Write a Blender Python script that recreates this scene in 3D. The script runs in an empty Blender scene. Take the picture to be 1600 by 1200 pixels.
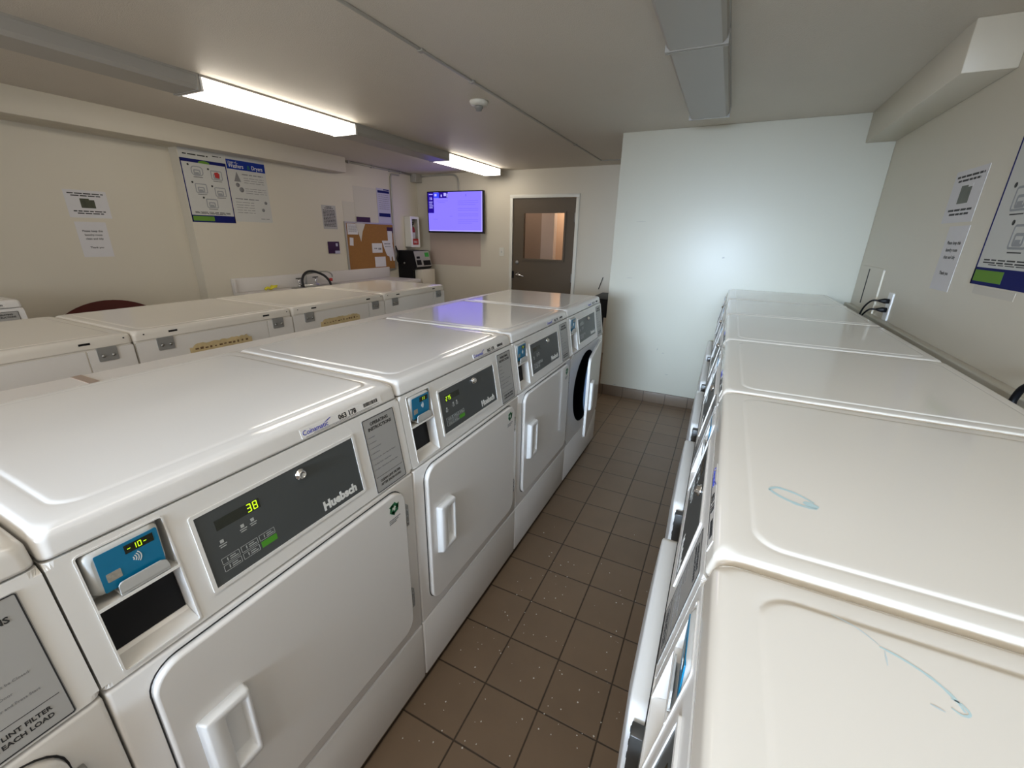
import bpy, bmesh, math, random
from mathutils import Matrix, Vector
SC = bpy.context.scene
C = SC.collection
random.seed(7)
PI = math.pi
W = 0.686          # machine pitch
H = 2.28           # ceiling height
# ------------------------------------------------------------ camera
cam_d = bpy.data.cameras.new('camera'); cam = bpy.data.objects.new('camera', cam_d); C.objects.link(cam)
cam_d.sensor_width = 36.0; cam_d.lens = 658.71/1600*36.0; cam_d.clip_start = 0.02
def _rot(yaw, pitch, roll):
    f = Vector((-math.sin(yaw), math.cos(yaw), 0)); r = Vector((math.cos(yaw), math.sin(yaw), 0)); u = Vector((0, 0, 1))
    f2 = f*math.cos(pitch)-u*math.sin(pitch); u2 = u*math.cos(pitch)+f*math.sin(pitch)
    return r*math.cos(roll)+u2*math.sin(roll), u2*math.cos(roll)-r*math.sin(roll), f2
_r, _u, _f = _rot(0.4512, 0.3371, 0.0202)
cam.matrix_world = Matrix(((_r.x, _u.x, -_f.x, 0.6967), (_r.y, _u.y, -_f.y, -0.1263), (_r.z, _u.z, -_f.z, 1.4617), (0, 0, 0, 1)))
SC.camera = cam
# ------------------------------------------------------------ world, daylight, exposure
wd = bpy.data.worlds.new('world'); SC.world = wd; wd.use_nodes = True
wd.node_tree.nodes['Background'].inputs[0].default_value = (0.75, 0.85, 1.0, 1)
wd.node_tree.nodes['Background'].inputs[1].default_value = 0.25
SC.view_settings.view_transform = 'Standard'; SC.view_settings.look = 'None'
SC.view_settings.gamma = 1.0; SC.view_settings.use_curve_mapping = False
SC.view_settings.exposure = 0.33
def area(name, loc, rot, sx, sy, power, col, spread=PI):
    l = bpy.data.lights.new(name, 'AREA'); l.shape = 'RECTANGLE'; l.size = sx; l.size_y = sy
    l.energy = power; l.color = col; l.spread = spread
    o = bpy.data.objects.new(name, l); C.objects.link(o); o.location = loc; o.rotation_euler = rot
    return o
# daylight through the window in the wall behind the camera (faces +Y, slightly down)
area('window_daylight', (-0.55, -2.72, 1.62), (math.radians(72), 0, 0), 3.7, 0.95, 46, (0.86, 0.91, 1.0), math.radians(150))
area('window_sky_glow', (0.45, -2.74, 1.60), (math.radians(82), 0, math.radians(-2)), 1.7, 0.5, 14, (0.60, 0.78, 1.0), math.radians(34))
# ------------------------------------------------------------ materials
def new_mat(name):
    m = bpy.data.materials.new(name); m.use_nodes = True
    nt = m.node_tree; b = nt.nodes['Principled BSDF']
    return m, nt, b
def mat(name, col, rough=0.5, metal=0.0, spec=0.5, noise=0.0, nscale=8, bump=0.0, bscale=60, coat=0.0, emit=None, es=0.0, detail=3):
    m, nt, b = new_mat(name)
    b.inputs['Base Color'].default_value = (*col, 1)
    b.inputs['Roughness'].default_value = rough; b.inputs['Metallic'].default_value = metal
    b.inputs['Specular IOR Level'].default_value = spec; b.inputs['Coat Weight'].default_value = coat
    b.inputs['Coat Roughness'].default_value = 0.05
    tc = nt.nodes.new('ShaderNodeTexCoord')
    if noise:
        n = nt.nodes.new('ShaderNodeTexNoise'); n.inputs['Scale'].default_value = nscale; n.inputs['Detail'].default_value = detail
        nt.links.new(tc.outputs['Object'], n.inputs['Vector'])
        mx = nt.nodes.new('ShaderNodeMix'); mx.data_type = 'RGBA'
        mx.inputs[6].default_value = tuple(c*(1-noise) for c in col)+(1,)
        mx.inputs[7].default_value = tuple(min(1, c*(1+noise)) for c in col)+(1,)
        nt.links.new(n.outputs['Fac'], mx.inputs[0]); nt.links.new(mx.outputs[2], b.inputs['Base Color'])
    if bump:
        n2 = nt.nodes.new('ShaderNodeTexNoise'); n2.inputs['Scale'].default_value = bscale; n2.inputs['Detail'].default_value = 2
        nt.links.new(tc.outputs['Object'], n2.inputs['Vector'])
        bp = nt.nodes.new('ShaderNodeBump'); bp.inputs['Strength'].default_value = bump; bp.inputs['Distance'].default_value = 0.004
        nt.links.new(n2.outputs['Fac'], bp.inputs['Height']); nt.links.new(bp.outputs['Normal'], b.inputs['Normal'])
    if emit:
        b.inputs['Emission Color'].default_value = (*emit, 1); b.inputs['Emission Strength'].default_value = es
    return m
M = {}
M['enamel'] = mat('white_enamel', (0.755, 0.73, 0.695), 0.085, spec=0.55, noise=0.012, nscale=2.5)
M['enamel_aged'] = mat('aged_white_enamel', (0.765, 0.72, 0.645), 0.10, spec=0.5, noise=0.02, nscale=2.0)
M['panel'] = mat('satin_white_panel', (0.735, 0.715, 0.68), 0.28, spec=0.45)
M['plastic'] = mat('white_plastic', (0.82, 0.82, 0.81), 0.3)
M['plastic_grey'] = mat('light_grey_plastic', (0.5, 0.5, 0.48), 0.35)
M['dark_face'] = mat('charcoal_faceplate', (0.055, 0.06, 0.059), 0.38)
M['black'] = mat('black_plastic', (0.004, 0.004, 0.005), 0.5, spec=0.25)
M['rubber'] = mat('black_rubber', (0.012, 0.012, 0.013), 0.6)
M['chrome'] = mat('chrome', (0.8, 0.8, 0.8), 0.15, metal=1)
M['steel'] = mat('dull_steel', (0.42, 0.42, 0.40), 0.4, metal=1)
M['hinge'] = mat('dark_hinge_steel', (0.10, 0.10, 0.098), 0.4, metal=0.6)
M['galv'] = mat('painted_bracket_grey', (0.28, 0.28, 0.27), 0.45, metal=0.3)
M['plate'] = mat('silver_label', (0.40, 0.39, 0.37), 0.4, metal=0.25)
M['ink'] = mat('black_ink', (0.015, 0.015, 0.015), 0.6)
M['grey_ink'] = mat('grey_ink', (0.2, 0.2, 0.2), 0.6)
M['grey_ink2'] = mat('soft_grey_print', (0.30, 0.31, 0.32), 0.7, spec=0.2)
M['pale_ink'] = mat('pale_lettering', (0.72, 0.72, 0.69), 0.4)
M['dim_ink'] = mat('dim_lettering', (0.42, 0.43, 0.41), 0.5)
M['blue_ink'] = mat('blue_ink', (0.03, 0.05, 0.38), 0.5)
M['navy'] = mat('navy_print', (0.008, 0.012, 0.115), 0.7, spec=0.15)
M['royal'] = mat('royal_blue_print', (0.012, 0.035, 0.25), 0.7, spec=0.15)
M['leaf'] = mat('green_print', (0.13, 0.27, 0.04), 0.7, spec=0.15)
M['dkgreen'] = mat('dark_green_print', (0.01, 0.13, 0.045), 0.5)
M['sky'] = mat('reader_blue', (0.0, 0.165, 0.32), 0.35)
M['chip'] = mat('chip_print', (0.33, 0.30, 0.25), 0.5, noise=0.4, nscale=200)
M['lcd'] = mat('display_window', (0.012, 0.014, 0.006), 0.2)
M['led'] = mat('yellow_green_led', (0.3, 0.5, 0.0), 0.4, emit=(0.50, 0.80, 0.01), es=1.1)
M['key_lit'] = mat('lit_green_key', (0.05, 0.20, 0.01), 0.4, emit=(0.08, 0.45, 0.01), es=0.08)
M['red'] = mat('red_print', (0.42, 0.02, 0.02), 0.45)
M['paper'] = mat('white_paper', (0.63, 0.62, 0.63), 0.75, noise=0.03, nscale=20)
M['cream_paper'] = mat('cream_paper', (0.57, 0.54, 0.47), 0.75)
M['poster'] = mat('poster_paper', (0.53, 0.53, 0.50), 0.5, noise=0.03, nscale=9)
M['lilac'] = mat('lilac_print', (0.44, 0.43, 0.56), 0.6)
M['purple'] = mat('purple_print', (0.045, 0.018, 0.06), 0.6, spec=0.2)
M['photo'] = mat('dark_photo_print', (0.05, 0.055, 0.03), 0.4, noise=0.7, nscale=25)
M['cork'] = mat('cork', (0.29, 0.135, 0.035), 0.9, noise=0.15, nscale=60, bump=0.3, bscale=300)
M['alu'] = mat('aluminium_frame', (0.42, 0.40, 0.37), 0.45, metal=0.6)
M['wall'] = mat('cream_wall_paint', (0.62, 0.575, 0.475), 0.42, noise=0.03, nscale=1.6, bump=0.06, bscale=90)
M['wallw'] = mat('white_wall_paint', (0.565, 0.55, 0.465), 0.38, noise=0.025, nscale=1.3, bump=0.06, bscale=80)
M['ceil'] = mat('stippled_ceiling', (0.64, 0.59, 0.51), 0.55, noise=0.04, nscale=2.2, bump=0.55, bscale=230)
M['trim'] = mat('trim_paint', (0.70, 0.69, 0.62), 0.35)
M['patch'] = mat('bare_wall_patch', (0.50, 0.40, 0.335), 0.7, noise=0.05, nscale=6)
M['doorp'] = mat('taupe_door_paint', (0.105, 0.079, 0.053), 0.45, spec=0.35, noise=0.04, nscale=3)
M['corr'] = mat('corridor_wall', (0.36, 0.27, 0.21), 0.7)
M['corr2'] = mat('corridor_pale_wall', (0.55, 0.46, 0.40), 0.7)
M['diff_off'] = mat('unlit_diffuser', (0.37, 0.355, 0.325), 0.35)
M['diff_on'] = mat('lit_diffuser', (0.9, 0.9, 0.85), 0.35, emit=(1.0, 0.91, 0.78), es=6.6)
M['diff_added'] = mat('added_lamp_diffuser', (0.9, 0.9, 0.85), 0.35, emit=(1.0, 0.93, 0.82), es=3.4)  # glow for the added lamp above the camera only
M['gal_pipe'] = mat('painted_conduit', (0.36, 0.345, 0.31), 0.4)
M['maroon'] = mat('maroon_laminate', (0.07, 0.012, 0.009), 0.6, spec=0.2)
M['counter'] = mat('white_laminate', (0.64, 0.61, 0.58), 0.3)
M['yellow'] = mat('yellow_rubber', (0.65, 0.58, 0.03), 0.5)
M['tape'] = mat('yellowed_tape', (0.60, 0.47, 0.25), 0.55, noise=0.35, nscale=25)
M['brown_tape'] = mat('brown_adhesive', (0.36, 0.27, 0.21), 0.6)
M['gapboard'] = mat('gap_cover_board', (0.70, 0.66, 0.62), 0.28)
M['stain'] = mat('dried_blue_detergent', (0.50, 0.65, 0.665), 0.3)
M['stain2'] = mat('faint_blue_detergent', (0.56, 0.63, 0.64), 0.3)
M['scuff'] = mat('grey_scuff', (0.36, 0.36, 0.34), 0.6)
M['ink_brown'] = mat('faded_ink', (0.16, 0.09, 0.04), 0.6)
M['lint'] = mat('lint', (0.7, 0.68, 0.62), 0.9)
M['drum'] = mat('dark_drum', (0.03, 0.03, 0.032), 0.4, metal=0.7)
M['gasket'] = mat('blue_grey_gasket', (0.16, 0.22, 0.32), 0.5)
M['ledgreen'] = mat('green_screen', (0.01, 0.08, 0.015), 0.3, emit=(0.05, 0.6, 0.08), es=0.12)
def glassmat():
    m, nt, b = new_mat('door_glass')
    b.inputs['Base Color'].default_value = (0.95, 0.95, 0.93, 1); b.inputs['Roughness'].default_value = 0.03
    b.inputs['Transmission Weight'].default_value = 1.0; b.inputs['IOR'].default_value = 1.01
    return m
M['glass'] = glassmat()
# quarry tile: real grid position and pitch on the floor, same grid up the baseboard
TP, TX, TY = 0.1965, 0.1818, 2.9353
def tile_mat(name, base, along_z=False):
    m, nt, b = new_mat(name); L = nt.links; N = nt.nodes
    tc = N.new('ShaderNodeTexCoord'); sp = N.new('ShaderNodeSeparateXYZ'); L.new(tc.outputs['Object'], sp.inputs[0])
    def mth(op, a, bb=None, c=None):
        n = N.new('ShaderNodeMath'); n.operation = op
        for i, v in enumerate((a, bb, c)):
            if v is None: continue
            if isinstance(v, (int, float)): n.inputs[i].default_value = v
            else: L.new(v, n.inputs[i])
        return n.outputs[0]
    def dist(out, off):   # metres to the nearest joint
        t = mth('DIVIDE', mth('SUBTRACT', out, off), TP)
        fr = mth('FRACT', t)
        return mth('MULTIPLY', mth('MINIMUM', fr, mth('SUBTRACT', 1.0, fr)), TP), mth('FLOOR', t)
    dx, ix = dist(sp.outputs[0], TX-5*TP)
    if along_z:
        dd = dx; iy = ix
    else:
        dy, iy = dist(sp.outputs[1], TY-40*TP)
        dd = mth('MINIMUM', dx, dy)
    nz = N.new('ShaderNodeTexNoise'); nz.inputs['Scale'].default_value = 60; L.new(tc.outputs['Object'], nz.inputs['Vector'])
    dd2 = mth('ADD', dd, mth('MULTIPLY', mth('SUBTRACT', nz.outputs['Fac'], 0.5), 0.0012))
    mr = N.new('ShaderNodeMapRange'); mr.inputs['From Min'].default_value = 0.0016; mr.inputs['From Max'].default_value = 0.0034; L.new(dd2, mr.inputs['Value'])
    cb = N.new('ShaderNodeCombineXYZ'); L.new(ix, cb.inputs[0]); L.new(iy, cb.inputs[1])
    wn = N.new('ShaderNodeTexWhiteNoise'); wn.noise_dimensions = '3D'; L.new(cb.outputs[0], wn.inputs['Vector'])
    n3 = N.new('ShaderNodeTexNoise'); n3.inputs['Scale'].default_value = 7; n3.inputs['Detail'].default_value = 4; L.new(tc.outputs['Object'], n3.inputs['Vector'])
    v = mth('ADD', mth('MULTIPLY', wn.outputs['Value'], 0.10), mth('MULTIPLY', n3.outputs['Fac'], 0.25))
    v = mth('ADD', v, 0.82)
    hs = N.new('ShaderNodeMix'); hs.data_type = 'RGBA'; hs.blend_type = 'MULTIPLY'; hs.inputs[0].default_value = 1
    hs.inputs[6].default_value = (*base, 1); cc = N.new('ShaderNodeCombineColor')
    for i in range(3): L.new(v, cc.inputs[i])
    L.new(cc.outputs[0], hs.inputs[7])
    mx = N.new('ShaderNodeMix'); mx.data_type = 'RGBA'; L.new(mr.outputs[0], mx.inputs[0])
    mx.inputs[6].default_value = (0.045, 0.030, 0.018, 1); L.new(hs.outputs[2], mx.inputs[7]); L.new(mx.outputs[2], b.inputs['Base Color'])
    b.inputs['Roughness'].default_value = 0.42
    bp = N.new('ShaderNodeBump'); bp.inputs['Strength'].default_value = 0.5; bp.inputs['Distance'].default_value = 0.002
    L.new(mr.outputs[0], bp.inputs['Height']); L.new(bp.outputs['Normal'], b.inputs['Normal'])
    return m
M['tile'] = tile_mat('brown_quarry_tile', (0.20, 0.138, 0.088))
M['tileb'] = tile_mat('brown_quarry_base_tile', (0.15, 0.108, 0.074), True)
# ------------------------------------------------------------ mesh helpers
I4 = Matrix.Identity(4)
def fr(o, u, v):       # frame: u right, v up on the surface, w out of it
    u = Vector(u).normalized(); v = Vector(v).normalized(); w = u.cross(v)
    return Matrix(((u.x, v.x, w.x, o[0]), (u.y, v.y, w.y, o[1]), (u.z, v.z, w.z, o[2]), (0, 0, 0, 1)))
def add(dst, src, m=I4, mi=0):
    vm = [dst.verts.new(m @ v.co) for v in src.verts]
    src.verts.index_update()
    for f in src.faces:
        try: nf = dst.faces.new([vm[v.index] for v in f.verts]); nf.material_index = mi; nf.smooth = f.smooth
        except ValueError: pass
    src.free()
def box(bm, x0, x1, y0, y1, z0, z1, bev=0.0, seg=2, m=I4, mi=0, smooth=True):
    t = bmesh.new()
    vs = [t.verts.new((x, y, z)) for x in (x0, x1) for y in (y0, y1) for z in (z0, z1)]
    for q in ((0, 1, 3, 2), (4, 6, 7, 5), (0, 4, 5, 1), (2, 3, 7, 6), (0, 2, 6, 4), (1, 5, 7, 3)): t.faces.new([vs[i] for i in q])
    bmesh.ops.recalc_face_normals(t, faces=t.faces)
    if bev > 0:
        bmesh.ops.bevel(t, geom=list(t.edges), offset=bev, segments=seg, profile=0.5, affect='EDGES')
        for f in t.faces: f.smooth = smooth
    add(bm, t, m, mi)
def rr_pts(u0, u1, v0, v1, r, n=6):
    pts = []
    r = min(r, (u1-u0)/2-1e-5, (v1-v0)/2-1e-5)
    for cx, cy, a0 in ((u1-r, v1-r, 0), (u0+r, v1-r, 90), (u0+r, v0+r, 180), (u1-r, v0+r, 270)):
        for k in range(n+1):
            a = math.radians(a0+90*k/n); pts.append((cx+r*math.cos(a), cy+r*math.sin(a)))
    return pts
def loft(bm, rings, m=I4, mi=0, cap0=True, cap1=True, smooth=True):
    # rings of equal length joined into one skin
    t = bmesh.new(); R = [[t.verts.new(p) for p in ring] for ring in rings]; n = len(R[0])
    for a, b in zip(R, R[1:]):
        for i in range(n):
            f = t.faces.new((a[i], a[(i+1) % n], b[(i+1) % n], b[i])); f.smooth = smooth
    if cap0: t.faces.new(list(reversed(R[0])))
    if cap1: t.faces.new(R[-1])
    add(bm, t, m, mi)
def rplate(bm, u0, u1, v0, v1, r, w0, w1, m=I4, mi=0, soft=0.0, n=6):   # rounded plate from w0 out to w1
    rings = [[(x, y, w0) for x, y in rr_pts(u0, u1, v0, v1, r, n)]]
    if soft > 0:
        for k in range(5):
            a = math.pi/2*k/4; i = soft*(1-math.cos(a)); z = w1-soft+soft*math.sin(a)
            rings.append([(x, y, z) for x, y in rr_pts(u0+i, u1-i, v0+i, v1-i, max(r-i, 0.001), n)])
    else: rings.append([(x, y, w1) for x, y in rr_pts(u0, u1, v0, v1, r, n)])
    loft(bm, rings, m, mi, smooth=soft > 0)
def rframe(bm, u0, u1, v0, v1, r, t, w0, w1, m=I4, mi=0):   # rounded border ring of width t
    a = rr_pts(u0, u1, v0, v1, r); b = rr_pts(u0+t, u1-t, v0+t, v1-t, max(r-t, 0.0008))
    rings = [[(x, y, w0) for x, y in a], [(x, y, w1) for x, y in a], [(x, y, w1) for x, y in b], [(x, y, w0) for x, y in b], [(x, y, w0) for x, y in a]]
    loft(bm, rings, m, mi, False, False, False)
def tube(bm, pts, rad, n=10, m=I4, mi=0):
    pts = [Vector(p) for p in pts]; rings = []
    rads = rad if isinstance(rad, (list, tuple)) else [rad]*len(pts)
    ref = Vector((0.13, 0.21, 0.97)); prev = None
    for i, p in enumerate(pts):
        d = (pts[min(i+1, len(pts)-1)]-pts[max(i-1, 0)]).normalized()
        a = d.cross(ref) if prev is None else d.cross(prev.cross(d))
        if prev is None: a = a.normalized()
        else: a = (prev-d*prev.dot(d)).normalized()
        prev = a; b = d.cross(a)
        rings.append([p+(a*math.cos(2*PI*k/n)+b*math.sin(2*PI*k/n))*rads[i] for k in range(n)])
    loft(bm, rings, m, mi)
def lathe(bm, prof, m=I4, mi=0, n=24):
    rings = [[(max(r, 1e-4)*math.cos(2*PI*k/n), max(r, 1e-4)*math.sin(2*PI*k/n), z) for k in range(n)] for r, z in prof]
    loft(bm, rings, m, mi)
def poly(bm, pts, w0, w1, m=I4, mi=0):
    loft(bm, [[(x, y, w0) for x, y in pts], [(x, y, w1) for x, y in pts]], m, mi, smooth=False)
def smooth_path(pts, sub=6):
    P = [Vector(p) for p in pts]; out = []
    for i in range(len(P)-1):
        p0, p1, p2, p3 = P[max(i-1, 0)], P[i], P[i+1], P[min(i+2, len(P)-1)]
        for k in range(sub):
            t = k/sub; out.append(0.5*((2*p1)+(p2-p0)*t+(2*p0-5*p1+4*p2-p3)*t*t+(3*p1-p0-3*p2+p3)*t**3))
    out.append(P[-1]); return out
def text(bm, s, u, v, size, m, mi=0, align='LEFT', bold=0.0, w=0.0004, th=0.0004, shear=0.0, sx=1.0):
    c = bpy.data.curves.new('t', 'FONT'); c.body = s; c.size = size; c.align_x = align; c.offset = bold*size
    c.extrude = th/2; c.shear = shear; c.resolution_u = 2
    o = bpy.data.objects.new('t', c); me = o.to_mesh()
    t = bmesh.new(); t.from_mesh(me); o.to_mesh_clear(); bpy.data.objects.remove(o); bpy.data.curves.remove(c)
    for q in t.verts: q.co = Vector((q.co.x*sx+u, q.co.y+v, q.co.z+w))
    add(bm, t, m, mi)
SEG = {'0': 'abcdef', '1': 'bc', '2': 'abged', '3': 'abgcd', '4': 'fgbc', '5': 'afgcd', '6': 'afgedc', '7': 'abc', '8': 'abcdefg', '9': 'abcdfg', '-': 'g', ' ': ''}
def seg7(bm, s, u, v, h, m, mi=0, w=0.001):   # seven segment digits
    wd_ = h*0.52; t = h*0.10; adv = wd_*1.42
    for i, ch in enumerate(s):
        x = u+i*adv
        R = {'a': (x+t*.6, x+wd_-t*.6, v+h-t, v+h), 'g': (x+t*.6, x+wd_-t*.6, v+h/2-t/2, v+h/2+t/2), 'd': (x+t*.6, x+wd_-t*.6, v, v+t),
             'f': (x, x+t, v+h/2+t*.3, v+h-t*.3), 'b': (x+wd_-t, x+wd_, v+h/2+t*.3, v+h-t*.3), 'e': (x, x+t, v+t*.3, v+h/2-t*.3), 'c': (x+wd_-t, x+wd_, v+t*.3, v+h/2-t*.3)}
        for k in SEG[ch]:
            a = R[k]; box(bm, a[0], a[1], a[2], a[3], w, w+0.0004, m=m, mi=mi)
def obj(name, bm, mats, parent=None, kind=None, label=None, cat=None, group=None, loc=None, rz=0):
    me = bpy.data.meshes.new(name); bm.normal_update(); bm.to_mesh(me); bm.free()
    for mm in (mats if isinstance(mats, (list, tuple)) else [mats]): me.materials.append(M[mm] if isinstance(mm, str) else mm)
    o = bpy.data.objects.new(name, me); C.objects.link(o)
    if parent: o.parent = parent
    if kind: o['kind'] = kind
    if label: o['label'] = label
    if cat: o['category'] = cat
    if group: o['group'] = group
    if loc: o.location = loc
    if rz: o.rotation_euler = (0, 0, rz)
    return o
def thing(name, label, cat, loc=(0, 0, 0), rz=0, group=None):
    o = bpy.data.objects.new(name, None); C.objects.link(o); o.empty_display_size = 0.1
    o.location = loc; o.rotation_euler = (0, 0, rz); o['label'] = label; o['category'] = cat
    if group: o['group'] = group
    return o
def dup(root, loc, rz, label, group=None, skip=()):
    def rec(o, par):
        c = o.copy(); C.objects.link(c); c.parent = par
        for ch in list(o.children):
            if ch.name.split('.')[0] in skip: continue
            rec(ch, c)
        return c
    r = root.copy(); C.objects.link(r); r.location = loc; r.rotation_euler = (0, 0, rz); r['label'] = label
    if group: r['group'] = group
    for ch in list(root.children):
        if ch.name.split('.')[0] in skip: continue
        rec(ch, r)
    return r
B = bmesh.new
def struct(name, bm, m, parent=None): return obj(name, bm, m, parent, kind='structure')
# ------------------------------------------------------------ room shell
XL, XR, YF, YB, YA, XA = -3.60, 1.565, 5.38, -2.6, 3.812, -0.242
b = B(); box(b, XL-0.3, XR+0.2, YB-0.1, YF+0.12, -0.1, 0.0); struct('floor', b, 'tile')
b = B(); box(b, XL-0.3, XR+0.2, YB-0.1, YF+0.12, H, H+0.1); struct('ceiling', b, 'ceil')
b = B(); box(b, XL-0.2, XL, 2.2, YF+0.12, 0, H); box(b, XL-0.25, XL-0.12, YB-0.1, 2.2, 0, H); struct('wall_left', b, 'wall')
b = B(); box(b, XR, XR+0.15, YB-0.1, YF+0.12, 0, H); struct('wall_right', b, 'wall')
DX0, DX1, DZ = -2.005, -1.125, 1.935
b = B(); box(b, XL-0.2, DX0-0.005, YF, YF+0.12, 0, H); box(b, DX1+0.005, XA, YF, YF+0.12, 0, H); box(b, DX0-0.005, DX1+0.005, YF, YF+0.12, DZ+0.005, H); struct('wall_front', b, 'wall')
b = B(); box(b, XA, XR, YA, YF, 0, H, bev=0.004); struct('wall_alcove', b, 'wallw')
WX0, WX1, WZ0, WZ1 = -2.45, 1.40, 1.12, 2.08
b = B(); box(b, XL-0.2, WX0, YB-0.1, YB, 0, H); box(b, WX1, XR, YB-0.1, YB, 0, H); box(b, WX0, WX1, YB-0.1, YB, 0, WZ0); box(b, WX0, WX1, YB-0.1, YB, WZ1, H); struct('wall_back', b, 'wall')
b = B()
for q in ((WX0, WX0+.04, WZ0, WZ1), (WX1-.04, WX1, WZ0, WZ1), (WX0, WX1, WZ0, WZ0+.04), (WX0, WX1, WZ1-.04, WZ1), (-0.55, -0.51, WZ0, WZ1)): box(b, q[0], q[1], YB-0.07, YB-0.02, q[2], q[3])
struct('window_1', b, 'trim')
b = B(); box(b, XA-0.01, 0.72, YA-0.012, YA, 0, 0.103, bev=0.003); struct('baseboard_alcove', b, 'tileb')
b = B(); box(b, XL, -3.43, YB, 3.88, 2.118, H, bev=0.003); box(b, XL-.12, XL, YB, 2.2, 2.118, H); struct('trim_1', b, 'wall')      # boxed bulkhead on the left
b = B(); box(b, 1.40, XR, 2.42, YA, 2.10, H, bev=0.003); struct('trim_2', b, 'wall')                                                  # boxed bulkhead on the right
b = B(); box(b, 1.525, XR, YB, YA, 0, 1.045, bev=0.006); struct('trim_3', b, 'wall')                                                 # furred-out lower wall
b = B(); box(b, -3.40, -2.515, YF-0.002, YF, 1.035, 1.60); struct('trim_4', b, 'patch')
# ceiling seam raceway
b = B(); box(b, -0.760, -0.742, YB, 5.02, H-0.008, H, bev=0.002); box(b, -0.760, XA, 5.02, 5.038, H-0.008, H, bev=0.002)
for y in (1.80, 2.26, 4.1): box(b, -0.766, -0.736, y, y+0.03, H-0.012, H, bev=0.002)
struct('trim_5', b, 'gal_pipe')
# door
dr = bpy.data.objects.new('door_1', None); C.objects.link(dr); dr['kind'] = 'structure'; dr.location = (DX0, YF, 0)
dF = fr((0, 0, 0), (1, 0, 0), (0, 0, 1)); DW = DX1-DX0
gx0, gx1, gz0, gz1 = 0.163, 0.735, 1.175, 1.757
b = B()
for q in ((0, gx0, 0.008, DZ), (gx1, DW, 0.008, DZ), (gx0, gx1, 0.008, gz0), (gx0, gx1, gz1, DZ)): box(b, q[0], q[1], q[2], q[3], -0.05, -0.008, m=dF)
obj('door_leaf', b, 'doorp', dr)
b = B(); rframe(b, gx0-0.022, gx1+0.022, gz0-0.022, gz1+0.022, 0.003, 0.024, -0.008, 0.004, dF); lf = obj('window_frame', b, M['doorp'], dr)
b = B(); box(b, gx0, gx1, gz0, gz1, -0.032, -0.027, m=dF); obj('door_glass', b, 'glass', dr)
b = B()
box(b, -0.045, -0.002, 0, DZ+0.045, -0.02, 0.014, bev=0.003, m=dF); box(b, DW+0.002, DW+0.045, 0, DZ+0.045, -0.02, 0.014, bev=0.003, m=dF); box(b, -0.045, DW+0.045, DZ+0.003, DZ+0.045, -0.02, 0.0142, bev=0.003, m=dF)
obj('door_frame', b, 'trim', dr)
b = B(); lathe(b, [(0.0, -0.008), (0.032, -0.008), (0.032, 0.0), (0.014, 0.004), (0.014, 0.045), (0, 0.045)], dF@Matrix.Translation((0.085, 0.955, 0)))
tube(b, smooth_path([(0.085, 0.955, 0.04), (0.12, 0.955, 0.05), (0.16, 0.95, 0.048), (0.195, 0.94, 0.042)]), 0.009, m=dF); obj('door_handle', b, 'chrome', dr)
b = B(); box(b, -0.01, 0.025, 0.905, 1.0, -0.02, 0.006, m=dF); obj('strike_plate', b, 'black', dr)
b = B(); lathe(b, [(0.0, -0.009), (0.026, -0.009), (0.024, 0.0), (0.0, 0.001)], dF@Matrix.Translation((0.07, 1.12, 0))); obj('deadbolt', b, 'galv', dr)
for z in (0.25, 0.95, 1.70):
    b = B(); lathe(b, [(0, -0.055), (0.008, -0.055), (0.008, 0.055), (0, 0.055)], Matrix.Translation((DW-0.004, -0.006, z))); obj('door_hinge', b, 'galv', dr)
# corridor beyond the door glass
b = B(); box(b, -3.2, 0.4, 7.3, 7.4, 0, 2.4); struct('wall_corridor', b, 'corr')
b = B(); box(b, -3.2, -2.0, 6.40, 6.5, 0, 2.4); struct('wall_corridor_left', b, 'corr')
b = B(); box(b, -2.0, -1.79, 6.38, 6.5, 0, 2.4); struct('wall_corridor_side', b, 'corr2')
b = B(); box(b, -3.2, 0.4, YF+.12, 7.3, 2.4, 2.45); struct('ceiling_corridor', b, 'corr2')
b = B(); box(b, -3.2, 0.4, YF+.12, 7.3, -0.1, 0); struct('floor_corridor', b, 'corr')
area('corridor_lamp', (-1.6, 6.95, 2.3), (0, 0, 0), 0.5, 0.3, 26, (1.0, 0.74, 0.52))
area('corridor_fill_near', (-2.2, 5.9, 2.3), (0, 0, 0), 0.5, 0.3, 3.0, (1.0, 0.80, 0.66))  # added unseen fill, lifts the dim near partition
# ------------------------------------------------------------ ceiling lights
def strip(name_label, x0, x1, y0, y1, drop, lit):
    t = thing('ceiling_light', name_label, 'light', ((x0+x1)/2, (y0+y1)/2, H), 0, None)
    hx, hy = (x1-x0)/2, (y1-y0)/2
    b = B(); box(b, -hx-0.004, hx+0.004, -hy, hy, -0.012, 0); obj('housing', b, 'gal_pipe', t)
    b = B()      # wrap-around diffuser, ends closed
    prof = [(-hx, -0.012), (-hx+0.004, -drop*0.75), (-hx+0.018, -drop), (hx-0.018, -drop), (hx-0.004, -drop*0.75), (hx, -0.012)]
    rings = [[(x, y, z) for x, z in prof] for y in (-hy+0.012, hy-0.012)]
    loft(b, rings, smooth=False); obj('diffuser', b, {0: 'diff_off', 1: 'diff_on', 2: 'diff_added'}[int(lit)], t)
    for s in (-1, 1):
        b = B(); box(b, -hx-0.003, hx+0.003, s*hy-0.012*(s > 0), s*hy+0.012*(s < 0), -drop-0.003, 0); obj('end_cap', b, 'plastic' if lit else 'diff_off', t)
    return t
strip('unlit fluorescent ceiling light at the upper left edge, left of the long lit one', -2.35, -2.11, 0.37, 1.585, 0.078, False)
strip('long lit fluorescent ceiling light nearest the camera, above the left washers', -2.35, -2.11, 1.59, 2.745, 0.078, True)
strip('unlit fluorescent ceiling light between the two lit ones', -2.35, -2.11, 2.75, 4.03, 0.078, False)
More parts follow.
